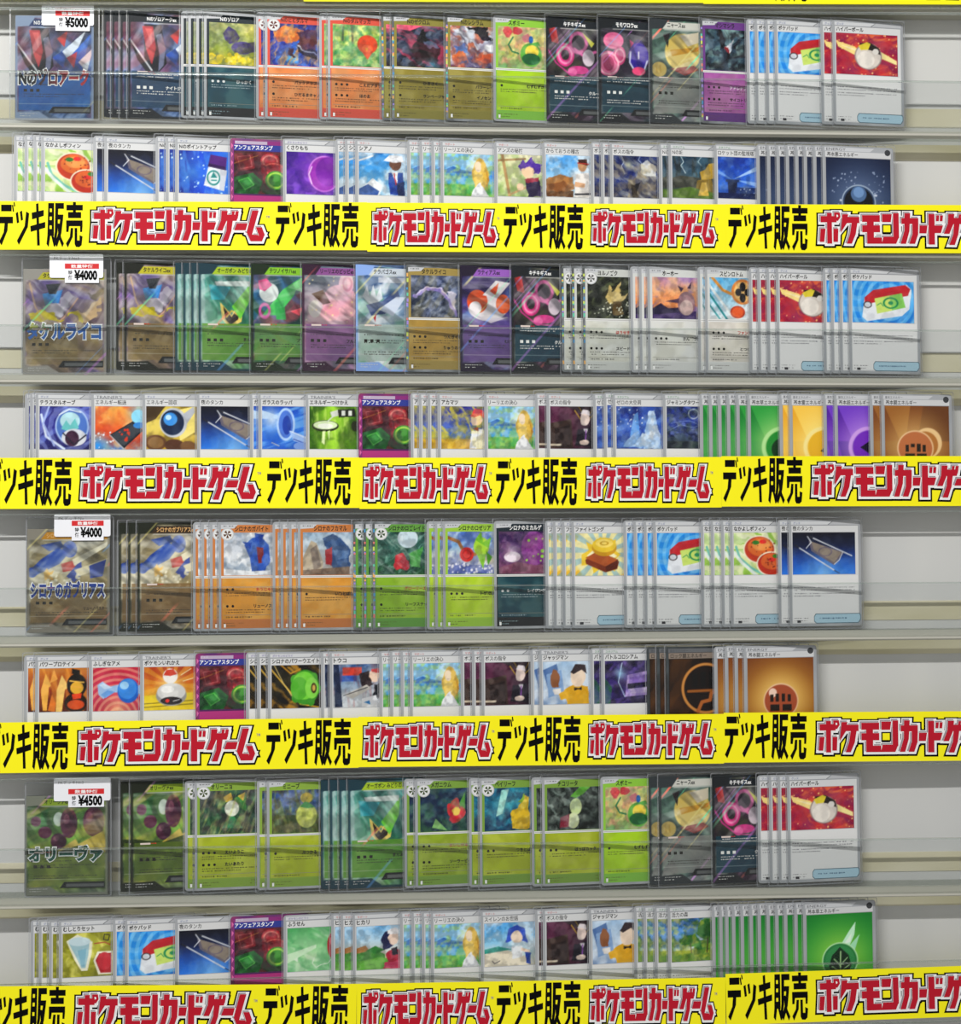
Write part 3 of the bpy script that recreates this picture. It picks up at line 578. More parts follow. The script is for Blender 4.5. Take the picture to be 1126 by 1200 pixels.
trainer('suit', 'T', 'ボスの指令', 'grey card with dark office, suit shape',
 'v 3a1c34 4a2438 2c1a2c;h 5a2a48 4a2438 241a28;p 2c2028 34,0 100,0 100,30 70,20;l b89a3a 2 54,10 66,30 80,34 98,16;l 9a802c 1.6 62,0 72,18 88,16 96,0;p 3c2c28 0,40 46,30 50,98 0,98;p 2a1e1e 10,52 44,44 46,96 12,96;w 2 8 3;p 1c1824 60,54 90,50 98,92 54,92;e 76 28 10 17 ead8d0;p e4dce0 66,18 72,8 86,10 88,22 76,18;p e8e4ea 72,52 82,52 78,66;l 7a3a9c 2.4 77,56 78,78;e 74 84 10 6 e8d4c8;w 0;b 0 88 24 92 d8ccb8')
trainer('ice', 'D', 'ゼロの大空洞', 'grey card with pale ice towers, navy',
 'v 1c2c70 2c4498 3a5ab0 2a3a7c;w 7 6 3;k 5 5a80d0 .5 3;w 0;p 6aa0e4 30,70 40,20 48,14 52,70;w 4 7 5;p c8dcf4 60,100 66,40 72,10 82,8 88,40 98,70 98,100;p 9abce8 14,96 30,70 50,58 60,96;p e8f2fb 70,44 80,24 86,60 76,90;p d8e8f8 36,92 60,60 96,84 90,96;k 6 8ab8f0 .4 9;w 0;d 20 e8f2ff 1.4 4 0 0 60 50')
trainer('jam', 'D', 'ジャミングタワー', 'grey card with stormy rings on navy',
 'v 2c3c80 3a4c98 24305c 1c2438;w 9 7 3;s 20 12 8a9ad8 .6 3;k 6 141c3c .6 6;w 0;o 60 18 11 11 2 d8e4f4;o 80 26 8 9 2 c8d8f0;l a8bce8 1 0,60 30,44 60,50 100,34;l 9ab0e0 1 10,40 50,34 96,52;b 0 82 100 100 20282c .8;k 9 4a5a50 .5 8')
trainer('gong', 'I', 'ファイトゴング', 'grey card with yellow gong on burst',
 'v e8d88a f0e4a8 e8cc70;y 60 46 16 e8b83a .8;e 60 46 62 70 f0e8b0;y 60 46 14 6aa8d8 .5;p e8c84a 14,50 30,40 24,20 44,30 56,8 68,28 90,14 86,40 100,50 84,64 88,90 62,78 40,94 36,72 14,76;p f4eec8 26,52 40,40 38,28 52,36 60,20 70,36 84,28 82,46 92,54 78,64 78,80 60,72 44,82 42,66;p 7a3c24 22,62 52,44 96,66 92,84 66,92 24,72;p a85c34 22,58 50,42 94,62 66,78;p 5c2c1c 66,78 94,62 92,82 68,90;e 64 34 27 20 c89a2c;e 64 28 26 17 e8c848;e 64 24 19 10 f4dc7a;o 64 24 8 4 1.6 b8902c')
trainer('protein', 'I', 'パワープロテイン', 'grey card with bottle and orange arrows',
 'v c8803a 8a3a1c 4a1c10;w 3 4 3;s 80 10 e8a850 .6 3;w 0;p e8b058 4,50 14,12 24,40 20,44 16,96 8,96;p f0c878 36,50 46,16 60,44 52,50 46,100 34,100;p d8803a 18,96 26,60 34,80 32,100;p e8a858 22,34 30,4 38,26;e 76 40 20 26 1c1814 .3;e 74 80 23 22 2a1c14 .3;p 201a16 66,2 82,6 82,18 66,14;e 76 46 13 14 d8a83a .3;e 74 84 17 11 c8562c .2;p d84a24 66,60 86,58 84,70 68,72;l e8b858 3 62,30 90,34;l e0a848 2.4 64,42 88,46')
trainer('candy', 'I', 'ふしぎなアメ', 'grey card with blue wrapped candy',
 'v b83048 c8405c a82c48;g 50 96 50 e8b088 .9;u 50 110 13 f0c8a0 .5;p a8c8ec 10,40 20,32 34,44 52,40 50,58 34,56 22,72 12,62;p d0e4f8 14,40 22,36 40,46 24,50;p 7aa8e0 16,62 30,52 46,56 26,70;e 72 54 22 28 2c6ac0;e 70 50 19 23 4a90dc;e 64 42 9 9 a8d4f4;p 9cc4ec 92,44 100,38 100,66 92,60')
trainer('capsule', 'R', 'ポケモンいれかえ', 'white card with white dome on yellow',
 'v a8441c c86a28 d8a838 e8d048;y 54 40 14 e8b048 .5;g 54 40 40 f8e8a0 .9;p e0c83c 0,66 100,60 100,100 0,100;l 4a4420 1.4 0,84 100,78;l 4a4420 1.4 0,92 100,86;e 54 22 15 17 f0ece8;p c84a3c 40,20 46,8 60,6 68,18 54,22;e 56 66 31 24 9a9a98;e 56 58 29 20 dcdcda;e 48 52 14 8 f6f6f4;e 56 78 22 9 2a2628;e 48 78 4 4 d83a34;l c8c8c8 2 60,79 72,76;l f0e0b0 2 76,20 96,6;l f0e0b0 2 80,34 100,28')
trainer('gear', 'L', 'シロナのパワーウエイト', 'grey card with green gear on black',
 'v 1c1a10 2c2814 14120c;w 6 5 3;s 40 9 c8983a .8 3;k 4 0c0b08 .7 5;w 0;l d8b04a 3 0,10 30,50 60,90 98,98;l e8d088 1.6 6,0 24,40 50,84;l b8882c 3 20,0 40,20 60,10;e 70 52 30 40 3f8a2c;e 48 34 8 11 4a9a34;e 88 30 8 11 4a9a34;e 96 56 7 11 4a9a34;e 82 84 8 11 3f8a2c;e 50 76 8 11 3f8a2c;e 68 48 25 32 7ac84a;e 58 54 18 26 5aa83a;e 84 54 14 24 8ad05a;e 88 54 6 12 4a3a1c;e 88 54 3 7 c8a858')
trainer('darkhair', 'T', 'トウコ', 'grey card with red containers, black shape',
 'v 3a5a8c 6a8ab0 b8c0c8 c8ccd0;w 3 5 3;k 4 d8e0e8 .4 3;w 0;b 20 8 60 26 c84a3c;b 14 26 50 40 3a5ca8;s 88 18 8a3c3c .3 5;p 24304c 0,0 12,0 20,98 4,98;w 5 7 4;p 2c2024 54,24 76,14 84,44 66,60 58,48;e 88 26 10 14 f0d4c0;p d84a4c 80,14 96,10 100,22 84,20;p 20242c 84,46 98,44 98,80 86,80;w 0;p c8c4bc 24,70 70,48 80,56 40,80;l 4a4a50 2 22,72 72,54;p e8eaee 60,80 90,72 98,98 60,98;p 3a80b8 64,88 76,84 78,94')
trainer('judge', 'R', 'ジャッジマン', 'white card with yellow vest, raised glove',
 'v a8c4e0 c8d8e8 8aa0c0;w 4 4 3;k 4 e8f0f8 .6 3;w 0;p 5a78a8 0,20 30,6 40,50 10,60;p 8aa8d0 8,30 40,20 46,70 12,84;w 2 8 3;p d8a830 46,66 70,52 98,60 100,100 52,100;e 76 36 16 24 f0dcc8;p 3a3034 60,26 70,8 92,8 96,30 84,20 66,30;e 26 44 10 17 8a5a3c;p 8a5a3c 16,34 22,18 30,20 36,30 34,60 20,60;p e8e4e0 22,64 38,62 40,76 26,78;p e0b03a 34,76 50,66 56,86 38,90;p 1c1a20 68,60 76,64 84,60 84,68 76,66 68,68;w 0')
trainer('arena', 'D', 'バトルコロシアム', 'grey card with violet arena light',
 'v 2c2448 3a2c64 241c3c;w 8 5 3;s -40 9 7a60b8 .6 3;k 5 141424 .6 5;w 0;p b8a0d8 50,34 98,24 98,80 44,84;p 8a70b8 54,40 98,32 98,50 52,54;p d8c8ec 52,66 98,62 98,74 48,78;l c8e0f8 2 38,6 30,50 44,84;g 34 30 22 9ad0f0 .8;p 2f5a48 0,40 16,60 12,100 0,100;p 1c1830 50,54 98,50 98,62 50,66;k 6 5a48a0 .4 8')
trainer('net', 'I', 'むしとりセット', 'grey card with glass cup, red pouch',
 'v a8a83a b8b848 8a8a2c;w 12 4 3;s 50 10 e0dc7a .8 3;k 4 6a6a1c .6 5;w 0;p f4f2dc 8,18 30,4 60,22 58,50 50,86 38,86 24,60;p a8c8d0 12,22 30,10 54,24 52,50 46,80 38,80 28,56;e 34 20 22 10 d0e4ea .1;p 8ab4c4 30,40 48,36 44,76 38,76;p f4f0e0 62,64 70,44 100,44 100,96 72,96;p a82c34 66,64 74,48 98,48 98,92 76,92;e 84 66 14 20 c0404a;l 2a2c2c 2 84,6 94,8 92,20 82,18 84,6;l a02c34 2 64,26 84,24 96,30')
trainer('balloon', 'L', 'ふうせん', 'grey card with red balloon on green',
 'v 5aa868 8ac890 b8dcb0 6ab078;w 6 4 3;s 25 8 d8ecd0 .6 3;k 4 4a9a60 .5 5;w 0;p c8e4c4 0,60 60,40 60,48 0,80;e 96 44 13 30 a8303a;e 93 34 5 9 d8707a;l e4ece0 1.4 92,74 84,84 70,86 60,92 52,82 56,70;p d8e8d4 14,72 22,66 22,78')
trainer('blackhair', 'T', 'ヒカリ', 'grey card with meadow, dark red shape',
 'v 7ab8e8 b8d8ec c8c0a8 6aa050;w 6 5 3;k 4 e8f0f4 .6 3;w 0;p a87848 0,50 20,44 30,60 0,66;p 4f8a44 0,62 40,54 60,66 60,100 0,100;p 6aa84c 0,80 50,72 100,84 100,100 0,100;p 3a7a3c 20,56 40,46 60,56 40,64;w 4 7 3;p 242a50 52,34 60,16 76,12 84,40 70,54 58,58;e 78 30 10 14 f0d8c8;p f0eef0 64,14 80,6 92,14 88,22 66,20;p a83044 62,66 80,50 98,64 94,96 70,98;p c84a6a 60,84 92,80 98,100 56,100;p 20202c 74,52 86,50 86,68 76,68')
trainer('bluehair', 'T', 'スイレンのお世話', 'grey card with beach, blue hair shape',
 'v 4aa0e4 8ac8f0 b8d8e0 d8d0b0;w 5 5 3;k 4 f0f6fa .7 3;w 0;p e8e0cc 0,70 40,60 100,84 100,100 0,100;p 3f9a8c 0,60 30,54 60,62 0,70;w 3 7 4;p 3c5cc0 46,46 52,14 70,6 88,16 92,48 80,40 56,44;e 70 34 13 14 f0dcc8;p e8ecf0 58,56 80,54 84,80 60,84;p eed6c2 78,58 98,66 98,74 78,66;p 2c4a9c 88,70 100,72 100,98 90,96;l 3a3a44 2 16,86 22,92 34,86;w 0')
trainer('forest', 'D', '活力の森', 'grey card with trees under blue sky',
 'v 2c60b8 5a94d8 a8cce8 6aa050;w 6 5 3;k 4 e8f2f8 .7 3;w 0;w 6 8 4;e 80 26 24 24 2f6a34;e 94 44 20 20 3a7a3a;e 40 52 22 14 3f8038;e 70 64 22 14 4a8a3c;k 8 24502c .5 6;b 0 74 100 100 6a8a34 .8;k 9 d8d050 .5 8;k 8 3a6a2c .5 10;w 0;l 5a4a30 2 42,58 44,80;l 4a3c28 2.4 80,48 78,80')

# --- energy cards
energy('e_dark', 'E', '基本悪エネルギー', 'silver card with night blue orb',
 'v 1c2740 1e2a44 2c3c58 3a4a68;g 50 48 60 8294b4 .9;d 60 a8b4cc .7 5 10 15 90 60;d 40 c8d0e0 1 9 20 40 80 90;e 50 50 26 19.5 c0cede;e 50 50 24.6 18.4 3c4c68;e 50 50 22 16.4 12161f;e 50 41 12 9 5a7498;e 50 39 8 6 7a98c0;p 12161f 34,40 42,48 50,51 58,48 66,40 66,60 34,60')
energy('e_green', 'F', '基本草エネルギー', 'silver card with green facets',
 'v 1f7a3a 2a8a40 1c6a34;p 3a9a4a 0,0 60,0 30,50;p 2a8440 60,0 100,0 100,40 50,40;p 248040 0,40 40,40 20,100;g 46 47 50 e4f4a8 1;o 48 47 29 21.5 4 b8e0a0;e 48 47 25 19 2f8a3c;e 50 49 19 13 143c20')
energy('e_yellow', 'F', '基本雷エネルギー', 'silver card with yellow facets',
 'v e0a83a e8b84a d89a34;p f0c860 0,0 60,0 30,50;p d8a03a 60,0 100,0 100,40 50,40;p e0b048 0,40 40,40 20,100;g 46 47 50 fdf4b0 1;o 48 47 29 21.5 4 f4e4a0;e 48 47 25 19 e0b43c;p 3a3018 42,51 62,37 54,55')
energy('e_purple', 'F', '基本超エネルギー', 'silver card with violet facets',
 'v 5a2c98 6a3cb0 4a2484;p 7a4cc0 0,0 60,0 30,50;p 5a3aa8 60,0 100,0 100,40 50,40;p 4a2c8c 0,40 40,40 20,100;g 46 47 50 e0bcf4 1;o 48 47 29 21.5 4 d0a8e8;e 48 47 25 19 7a3ab8;p 1c0c30 34,47 50,39 62,47 50,55')
energy('e_brown', 'F', '基本闘エネルギー', 'silver card with brown facets',
 'v 7a4c28 8a5a30 6a4024;p 9a6a38 0,0 40,0 30,50;p 6a4426 60,0 100,0 100,40 50,40;p 8a6034 0,40 40,40 20,100;g 48 47 50 eccb90 1;e 66 42 22 17 e8c898 .3;e 62 44 20 15 b07a44 .3;e 47 48 28 20 e8c8a0;e 47 48 26 18.6 b8764e;b 32 44 37 52 2a241a;b 40 43 46 47 2a241a;b 49 43 55 52 2a241a;b 58 44 63 52 2a241a;b 31 54 46 60 2a241a;b 49 54 64 60 2a241a')
energy('e_rock', 'F', 'ロック闘エネルギー', 'dark bordered card with bronze disc',
 'v 20160f 2c1c12 1a120c;w 5 5 3;k 6 4a3018 .7 3;s -60 9 6a4a28 .4 5;w 0;o 54 33 34 26.5 3.4 c08a50;e 54 33 32 25 1e130c;b 34 16 42 32 0c0705;b 46 14 54 32 0c0705;b 58 15 66 32 0c0705;b 70 20 76 32 0c0705;l a86838 4 42,58 48,48 60,46 62,38 76,36;l 96602f 3 28,36 80,35', 'dark')
energy('e_fight', 'E', '基本闘エネルギー', 'silver card with brown ball on amber',
 'v 6a3a1c 7a4c24 8a5a2c;g 50 46 70 e8b858 1;g 50 46 42 f4dca0 .8;e 50 48 26 19.4 e8c8a8;e 50 48 24.5 18 a0563a;e 38 39 6 5 ecd0c0;b 34 41 39 49 241a14;b 42 40 47 49 241a14;b 51 40 56 49 241a14;b 60 41 65 49 241a14;b 34 52 48 59 241a14;b 52 52 66 59 241a14')
energy('e_leaf', 'E', '基本草エネルギー', 'silver card with leaf orb on green',
 'v 1c7a34 2c8a3c 3a983c;g 50 50 60 b0dc60 1;p c8ecd0 52,34 64,20 74,10 72,24 62,40;p e4f4e4 56,34 68,22 66,32;p a8dcb8 62,38 80,24 72,42;e 50 52 27 20 c8ecc0;e 50 52 25.4 18.8 2f7a44;e 50 52 22.5 16.6 3f8a54;p 10301c 33,58 38,46 50,37 63,46 67,58 60,68 42,68;l c8e4b0 1.3 51,42 50,68;l c8e4b0 1 41,50 50,57 61,49;l c8e4b0 1 38,58 50,64 64,57')


# ------------------------------------------------------------------ building one card of a kind (local millimetres, x right, z up, front towards -y)
CW, CH, SW, SH = 63.0, 88.0, 66.0, 93.0
OX, OZ = 1.5, 2.6                     # the card inside its sleeve
ZT = OZ + CH                          # top edge of the card
BODY = rrect(OX, OZ, OX + CW, OZ + CH, 2.6)
Y_BODY, Y_FRAME, Y_PIC, Y_INK, Y_SLEEVE = 0.0, -0.03, -0.06, -0.09, -0.16


def sleeve_mesh():
    a, b = rrect(0, 0, SW, SH, 1.6), rrect(0.9, 0.9, SW - 0.9, SH - 0.9, 1.2)
    n = len(a)
    vs = [(x * MM, Y_SLEEVE * MM, z * MM) for x, z in a + b]
    fs = [list(range(n, 2 * n))] + [(i, (i + 1) % n, (i + 1) % n + n, i + n) for i in range(n)]
    me = bpy.data.meshes.new('sleeve')
    me.from_pydata(vs, [], fs)
    me.materials.append(M['film']); me.materials.append(M['rim'])
    me.polygons.foreach_set('material_index', [0] + [1] * n)
    me.update()
    return me


SLEEVE = sleeve_mesh()


def quad(x0, t0, x1, t1, y):
    """card rectangle: x from the left, t from the top"""
    return [((OX + x0) * MM, y * MM, (ZT - t1) * MM), ((OX + x1) * MM, y * MM, (ZT - t1) * MM),
            ((OX + x1) * MM, y * MM, (ZT - t0) * MM), ((OX + x0) * MM, y * MM, (ZT - t0) * MM)]


def poly2(pts, y):
    pts = [((OX + x) * MM, y * MM, (ZT - t) * MM) for x, t in pts]
    return pts[::-1]


def shade(h, f):
    return np.clip(hexc(h) * f, 0, 1)


def fine_rows(x0, x1, tops, col, seed, polys, cols, h=0.95, last=0.6):
    rs = np.random.RandomState(seed)
    for k, t in enumerate(tops):
        x, xe = x0, (x1 if k < len(tops) - 1 else x0 + (x1 - x0) * last)
        while x < xe:
            w = 0.5 + rs.rand() * 1.1
            if rs.rand() < .12:
                x += w
                continue
            polys.append(quad(x, t, min(x + w, xe), t + h * (.6 + .25 * rs.rand()), Y_INK)); cols.append(col)
            x += w + 0.35 + 0.7 * rs.rand()


def title_text(s, x, t, per, h, full=45, weight=0.026):
    n = sum(1.0 if ord(c) > 255 else 0.62 for c in s)
    if any(0x4E00 <= ord(c) < 0xA000 for c in s):
        weight = min(weight, .008)       # dense characters keep their counters open
    return (s, OX + x, ZT - t, min(n * per, full), h, weight)


STRIP = {'I': ('グッズ', '2c4a94'), 'T': ('サポート', 'c03a30'), 'D': ('スタジアム', '3a8a4a'), 'L': ('ポケモンのどうぐ', '5a3a9c'), 'A': ('グッズ', 'e8d8f0'),
         'R': ('TRAINER\'S', '5a5c64')}


DECK_LOOK = {'swirl': ('8d9cb4', '223a64', '2566a8', .75), 'tan': ('a09c96', 'b7b13c', '96825a', .5), 'bluestar': ('8f8a80', 'b8862c', '8a7048', .55), 'olive': ('83857a', '8aa03a', '7f8c48', .6)}


def build_kind(key, scale_deck=False):
    """meshes of one kind of card: body plus parts [(name, mesh)]"""
    T = dict(TYPES[key])
    if scale_deck:
        T['border'], T['band'], T['panel'], T['pa'] = DECK_LOOK[key]
    k = T['k']
    polys, cols, fp, fc = [], [], [], []
    parts = []
    seed = sum(map(ord, key))
    part_shown = 1 if k == 'E' or key in ('ball', 'tablet', 'stretcher') else (.68 if k == 'P' else .7)
    grain = f";w 0;k 7 f4f2ea .16 {seed + 21};k 8 14161c .2 {seed + 33}" if k in 'XP' or T.get('sub') in ('T', 'D', 'A') else f";w 0;k 6 f4f2ea .08 {seed + 21};k 6 14161c .08 {seed + 33}"
    if k == 'X': T['art'] = 'z .68;' + T['art'] + grain + f";s {-60 + seed % 80} 16 f2f2f0 .28 {seed};s {20 + seed % 50} 15 101418 .3 {seed + 9};z 1"
    elif k != 'E': T['art'] = f'z {part_shown};' + T['art'] + grain

    def add(x0, t0, x1, t1, c, y=Y_FRAME):
        polys.append(quad(x0, t0, x1, t1, y)); cols.append(hexc(c) if isinstance(c, str) else c)

    titles, attacks, tcol = [], [], '1a1a1c'
    if k == 'X':
        body = 'dark'
        pr = f"v {T['border']} {T['border']};" + T['art']
        lum = float(hexc(T['panel']).mean())
        pr += f";p {T['border']} 0,0 26,0 20,10 0,11;p {T['band']} 17,10.5 24,3.5 97,3.5 97,10.5;l d8d8d4 .5 20,11 97,11"
        pr += f";b 4.5 56 95.5 90 {T['panel']} {T['pa']};b 4.5 84 95.5 84.5 c8c8c4 .6"
        pr += f";f 2.4 {T['border']} .85;p {T['border']} 0,92 30,91 44,98 100,97 100,100 0,100"
        pr += f";p 1a1d20 48,86.5 96,86.5 96,93 42,93;b 50 88.5 95 91.5 7a7c7c .8;q 5 {seed} .4"
        pic = paint(pr, CW, CH)
        parts.append(('illustration', grid_mesh('illustration', pic, OX + .25, OZ + .25, OX + CW - .25, OZ + CH - .25, Y_PIC), 'print'))
        titles = [title_text(T['t'], 15, 3.7, 3.0, 4.2, 38)]
        tcol = T['tc']
        ac = 'f0f0ec' if lum < .33 else '25241f'
        fine_rows(7, 56, (51.5, 53.5) if lum < .33 else (57.5,), hexc(ac) * .8 + .1, seed, fp, fc)
        for a in T['att']:
            fine_rows(7, 55, (a[1] + 4.5, a[1] + 6.5), hexc(ac) * .8 + .1, seed + 1, fp, fc)
        fp.append(quad(7.5, 49.4, 15.5, 50.8, Y_INK)); fc.append(hexc('d8c8c0'))
        fine_rows(16, 24, (49.6,), hexc('c83a34'), seed + 2, fp, fc)
        for q in range(3):
            fp.append(quad(7 + q * 5, 61.6, 9.6 + q * 5, 64, Y_INK)); fc.append(hexc(ac))
        fine_rows(4, 18, (82, 84), hexc('d0d0cc'), seed + 3, fp, fc, .7)
    elif k == 'P':
        body = T['edge']
        fr, pn = T['frame'], T['panel']
        add(2.2, 2.4, 60.8, 43.6, fr)
        # pale tab in the top left corner and the stage badge
        polys.append(poly2([(2.0, 2.2), (15.5, 2.2), (12.5, 5.2), (2.0, 5.8)], Y_FRAME - .015)); cols.append(hexc('c4c6ca'))
        fine_rows(4, 12, (3.0,), hexc('6a6c70'), seed, fp, fc, 1.0, 1)
        add(2.2, 43.6, 60.8, 45.4, 'e4e4e2')
        add(2.6, 44.2, 60.4, 44.8, 'b4b4b2', Y_FRAME - .01)
        add(2.2, 45.4, 60.8, 79.5, T['low'])
        add(2.2, 79.5, 60.8, 86.0, T['low'] if T['low'] != fr else shade(fr, .96))
        # mottled attack panel
        pp = paint(f"v {pn} {pn};k 3 f4f0d0 .16 {seed};k 4 3a3420 .10 {seed + 4}", 58.6, 33.8, 0.8)
        parts.append(('attack_panel', grid_mesh('attack_panel', pp, OX + 3.0, ZT - 78.6, OX + 60.0, ZT - 45.7, Y_FRAME - .012), 'print'))
        parts.append(('illustration', grid_mesh('illustration', paint(T['art'], 55.6, 34.6), OX + 4.2, ZT - 43.2, OX + 59.2, ZT - 8.6, Y_PIC), 'print'))
        titles = [title_text(T['t'], 13, 3.3, 3.35, 4.3, 40)]
        tcol = T['tc']
        ac = '1d1a16' if T['tc'] != 'f2f2f2' and T['tc'] != 'f0f0f0' else 'eef0f0'
        for a in T['att']:
            fine_rows(6, 57, (a[1] + 4.3, a[1] + 6.2), hexc(ac) * .6 + hexc(pn) * .4, seed + int(a[1]), fp, fc)
            for q in range(1 + seed % 3):
                c0 = (7 + q * 4.4, a[1] + 1.6)
                fp.append(poly2([(c0[0] + 1.1 * math.cos(v * .785), c0[1] + 1.1 * math.sin(v * .785)) for v in range(8)], Y_INK)); fc.append(hexc(ac))
        add(4.2, 75.2, 58, 75.5, '8a8a7c', Y_INK)
        fine_rows(6, 40, (76.4,), hexc(ac) * .5 + hexc(pn) * .5, seed + 3, fp, fc, 1.4)
        fine_rows(4, 20, (81.5, 83.6), hexc(ac) * .5 + hexc(pn) * .5, seed + 5, fp, fc, .8)
        fine_rows(44, 58, (80.6, 83.0), hexc(ac) * .5 + hexc(pn) * .5, seed + 6, fp, fc, .8)
        fp.append(quad(4.2, 82.4, 5.8, 85.2, Y_INK)); fc.append(hexc('f2f2f0'))
        if T['stage']:
            ring = [(7.2 + 5.2 * math.cos(v * .393), 10 + 5.2 * math.sin(v * .393)) for v in range(16)]
            polys.append(poly2(ring, Y_PIC - .012)); cols.append(hexc('bfc1c4'))
            ring = [(7.2 + 4.5 * math.cos(v * .393), 10 + 4.5 * math.sin(v * .393)) for v in range(16)]
            polys.append(poly2(ring, Y_PIC - .02)); cols.append(hexc('dfe0e0'))
            for q in range(5):
                an = q * 1.257 + .3
                polys.append(poly2([(7.2 + 3.2 * math.cos(an - .35), 10 + 3.2 * math.sin(an - .35)), (7.2 + 3.4 * math.cos(an + .35), 10 + 3.4 * math.sin(an + .35)), (7.2, 10)], Y_PIC - .026))
                cols.append(shade(fr, .45))
        if T['edge'] == 'foil':
            rs = np.random.RandomState(seed)
            for _ in range(26):
                hue = ['e8b060', '4a90c0', 'd87a70', '60c8a8', 'c8d860', 'a088d8'][rs.randint(6)]
                x = 1.0 + rs.rand() * .5 if rs.rand() < .8 else 61.6
                t = 5 + rs.rand() * 76
                polys.append(quad(x - .7, t, x + .7, t + 1 + rs.rand() * 2.4, Y_FRAME)); cols.append(hexc(hue))
    elif k == 'T':
        sub = T['sub']
        body = 'magenta' if sub == 'A' else 'silver'
        if sub == 'A':
            add(2.2, 1.6, 60.8, 86.2, '8a2a78')
            for q in range(12):
                polys.append(poly2([(1.0, 4 + q * 7), (2.6, 6 + q * 7), (1.0, 9 + q * 7)], Y_FRAME)); cols.append(hexc('d86aa8'))
            add(4.0, 2.0, 30, 4.6, 'b8a8c0', Y_FRAME - .01)
            add(3.0, 4.9, 60.2, 9.9, '2c3a94', Y_FRAME - .01)
            add(3.0, 9.9, 60.2, 46.6, '4a1c54', Y_FRAME - .01)
            add(3.0, 46.6, 60.2, 85.4, 'b0307c', Y_FRAME - .01)
            tcol = 'f4f2f6'
        else:
            lo = 'd9dadb'
            add(1.2, 1.0, 61.8, 4.6, 'a2a5aa')
            polys.append(poly2([(2.0, 1.3), (38, 1.3), (34, 4.0), (2.0, 4.0)], Y_FRAME - .01)); cols.append(hexc('cdcfd2'))
            polys.append(poly2([(38.5, 1.3), (61, 1.3), (61, 4.0), (34.8, 4.0)], Y_FRAME - .01)); cols.append(hexc('b7b9bd'))
            fp.append(poly2([(38.0, 1.2), (38.6, 1.2), (34.6, 4.2), (34.0, 4.2)], Y_INK)); fc.append(hexc('55585c'))
            add(2.4, 4.6, 60.6, 85.6, 'd6d7d8')
            add(2.4, 4.6, 60.6, 4.9, '8e9094', Y_FRAME - .01)
            add(3.0, 46.0, 60.0, 84.6, 'e2e2e2', Y_FRAME - .01)
            add(2.9, 10.2, 58.1, 45.5, 'a8aab0', Y_FRAME - .01)
        parts.append(('illustration', grid_mesh('illustration', paint(T['art'], 54.6, 34.7), OX + 3.2, ZT - 45.2, OX + 57.8, ZT - 10.5, Y_PIC), 'print'))
        titles = [title_text(T['t'], 3.4, 5.2, 3.45, 3.9, 40)]
        if sub not in 'A':
            if sub in 'ID':
                fine_rows(4, 57, (55.6, 57.8, 60.6, 62.6), hexc('85858a'), seed, fp, fc, 1.0, .45)
            if sub == 'I':
                pill = [(21, 80), (22.5, 77.6), (61, 77.6), (62, 79), (62, 83), (60, 85.8), (23, 85.8), (21, 84)]
                polys.append(poly2(pill, Y_PIC)); cols.append(hexc('54707e'))
                pill = [(21.5, 80.2), (23, 78.2), (60.5, 78.2), (61.4, 79.4), (61.4, 82.6), (59.6, 85.2), (23.3, 85.2), (21.5, 83.6)]
                polys.append(poly2(pill, Y_PIC - .012)); cols.append(hexc('a9cbdc'))
                fine_rows(26, 50, (81.0,), hexc('5a7a94'), seed + 2, fp, fc, 1.4, 1)
            fine_rows(4, 16, (81.0, 83.2), hexc('7a7a7e'), seed + 3, fp, fc, .7, .9)
            fp.append(quad(6.5, 83.0, 9.6, 85.0, Y_INK)); fc.append(hexc('3a3a3e'))
    else:
        body = T['edge']
        dk = body == 'dark'
        add(1.2, 1.0, 61.8, 4.8, '3c3f43' if dk else 'a8abb0')
        polys.append(poly2([(2.0, 1.3), (46, 1.3), (42, 4.3), (2.0, 4.3)], Y_FRAME - .01)); cols.append(hexc('63666a' if dk else 'c9cbcf'))
        add(2.4, 4.8, 60.6, 9.4, '8a7c70' if dk else 'd0d1d3')
        add(2.4, 9.4, 60.6, 85.6, '1c1712' if dk else '9a9ca0')
        parts.append(('illustration', grid_mesh('illustration', paint(T['art'], 57, 73.5), OX + 3.0, ZT - 83.4, OX + 60.0, ZT - 9.9, Y_PIC), 'print'))
        titles = [title_text(T['t'], 4.0, 5.2, 3.4, 3.8, 40)]
        ring = [(57.6 + 2.6 * math.cos(v * .393), 4.4 + 2.6 * math.sin(v * .393)) for v in range(16)]
        polys.append(poly2(ring, Y_PIC)); cols.append(hexc('3a3c40'))
    # lettering parts
    if polys:
        parts.insert(0, ('frame_print', poly_mesh('frame_print', polys, cols), 'print'))
    tm = paint_mesh(text_mesh('title_lettering', titles, Y_INK), lambda x, z: hexc(tcol))
    parts.append(('title_lettering', tm, 'print'))
    strip = None
    if k == 'T':
        s, c = STRIP[T['sub']]
        it = [title_text(s, 4.0, 1.9, 2.0 if T['sub'] != 'R' else 3.6, 1.9 if T['sub'] != 'R' else 2.3, 22, .0)]
        parts.append(('strip_lettering', paint_mesh(text_mesh('strip_lettering', it, Y_INK), lambda x, z: hexc(c)), 'print'))
    elif k == 'E':
        s = 'ENERGY' if T['sub'] == 'E' else '基本エネルギー'
        it = [title_text(s, 3.5, 1.8, 4.6 if T['sub'] == 'E' else 2.2, 2.1, 21, .0)]
        parts.append(('strip_lettering', paint_mesh(text_mesh('strip_lettering', it, Y_INK), lambda x, z: hexc('4a4c52')), 'print'))
    elif T['att']:
        am = []
        for a in T['att']:
            n = sum(1 if ord(c) > 255 else .6 for c in a[2])
            am.append(((a[2], OX + a[0], ZT - a[1], min(n * 3.0, 61 - a[0]), 3.1, .04), a[3] if len(a) > 3 else ac))
        me = text_mesh('attack_lettering', [x[0] for x in am], Y_INK)

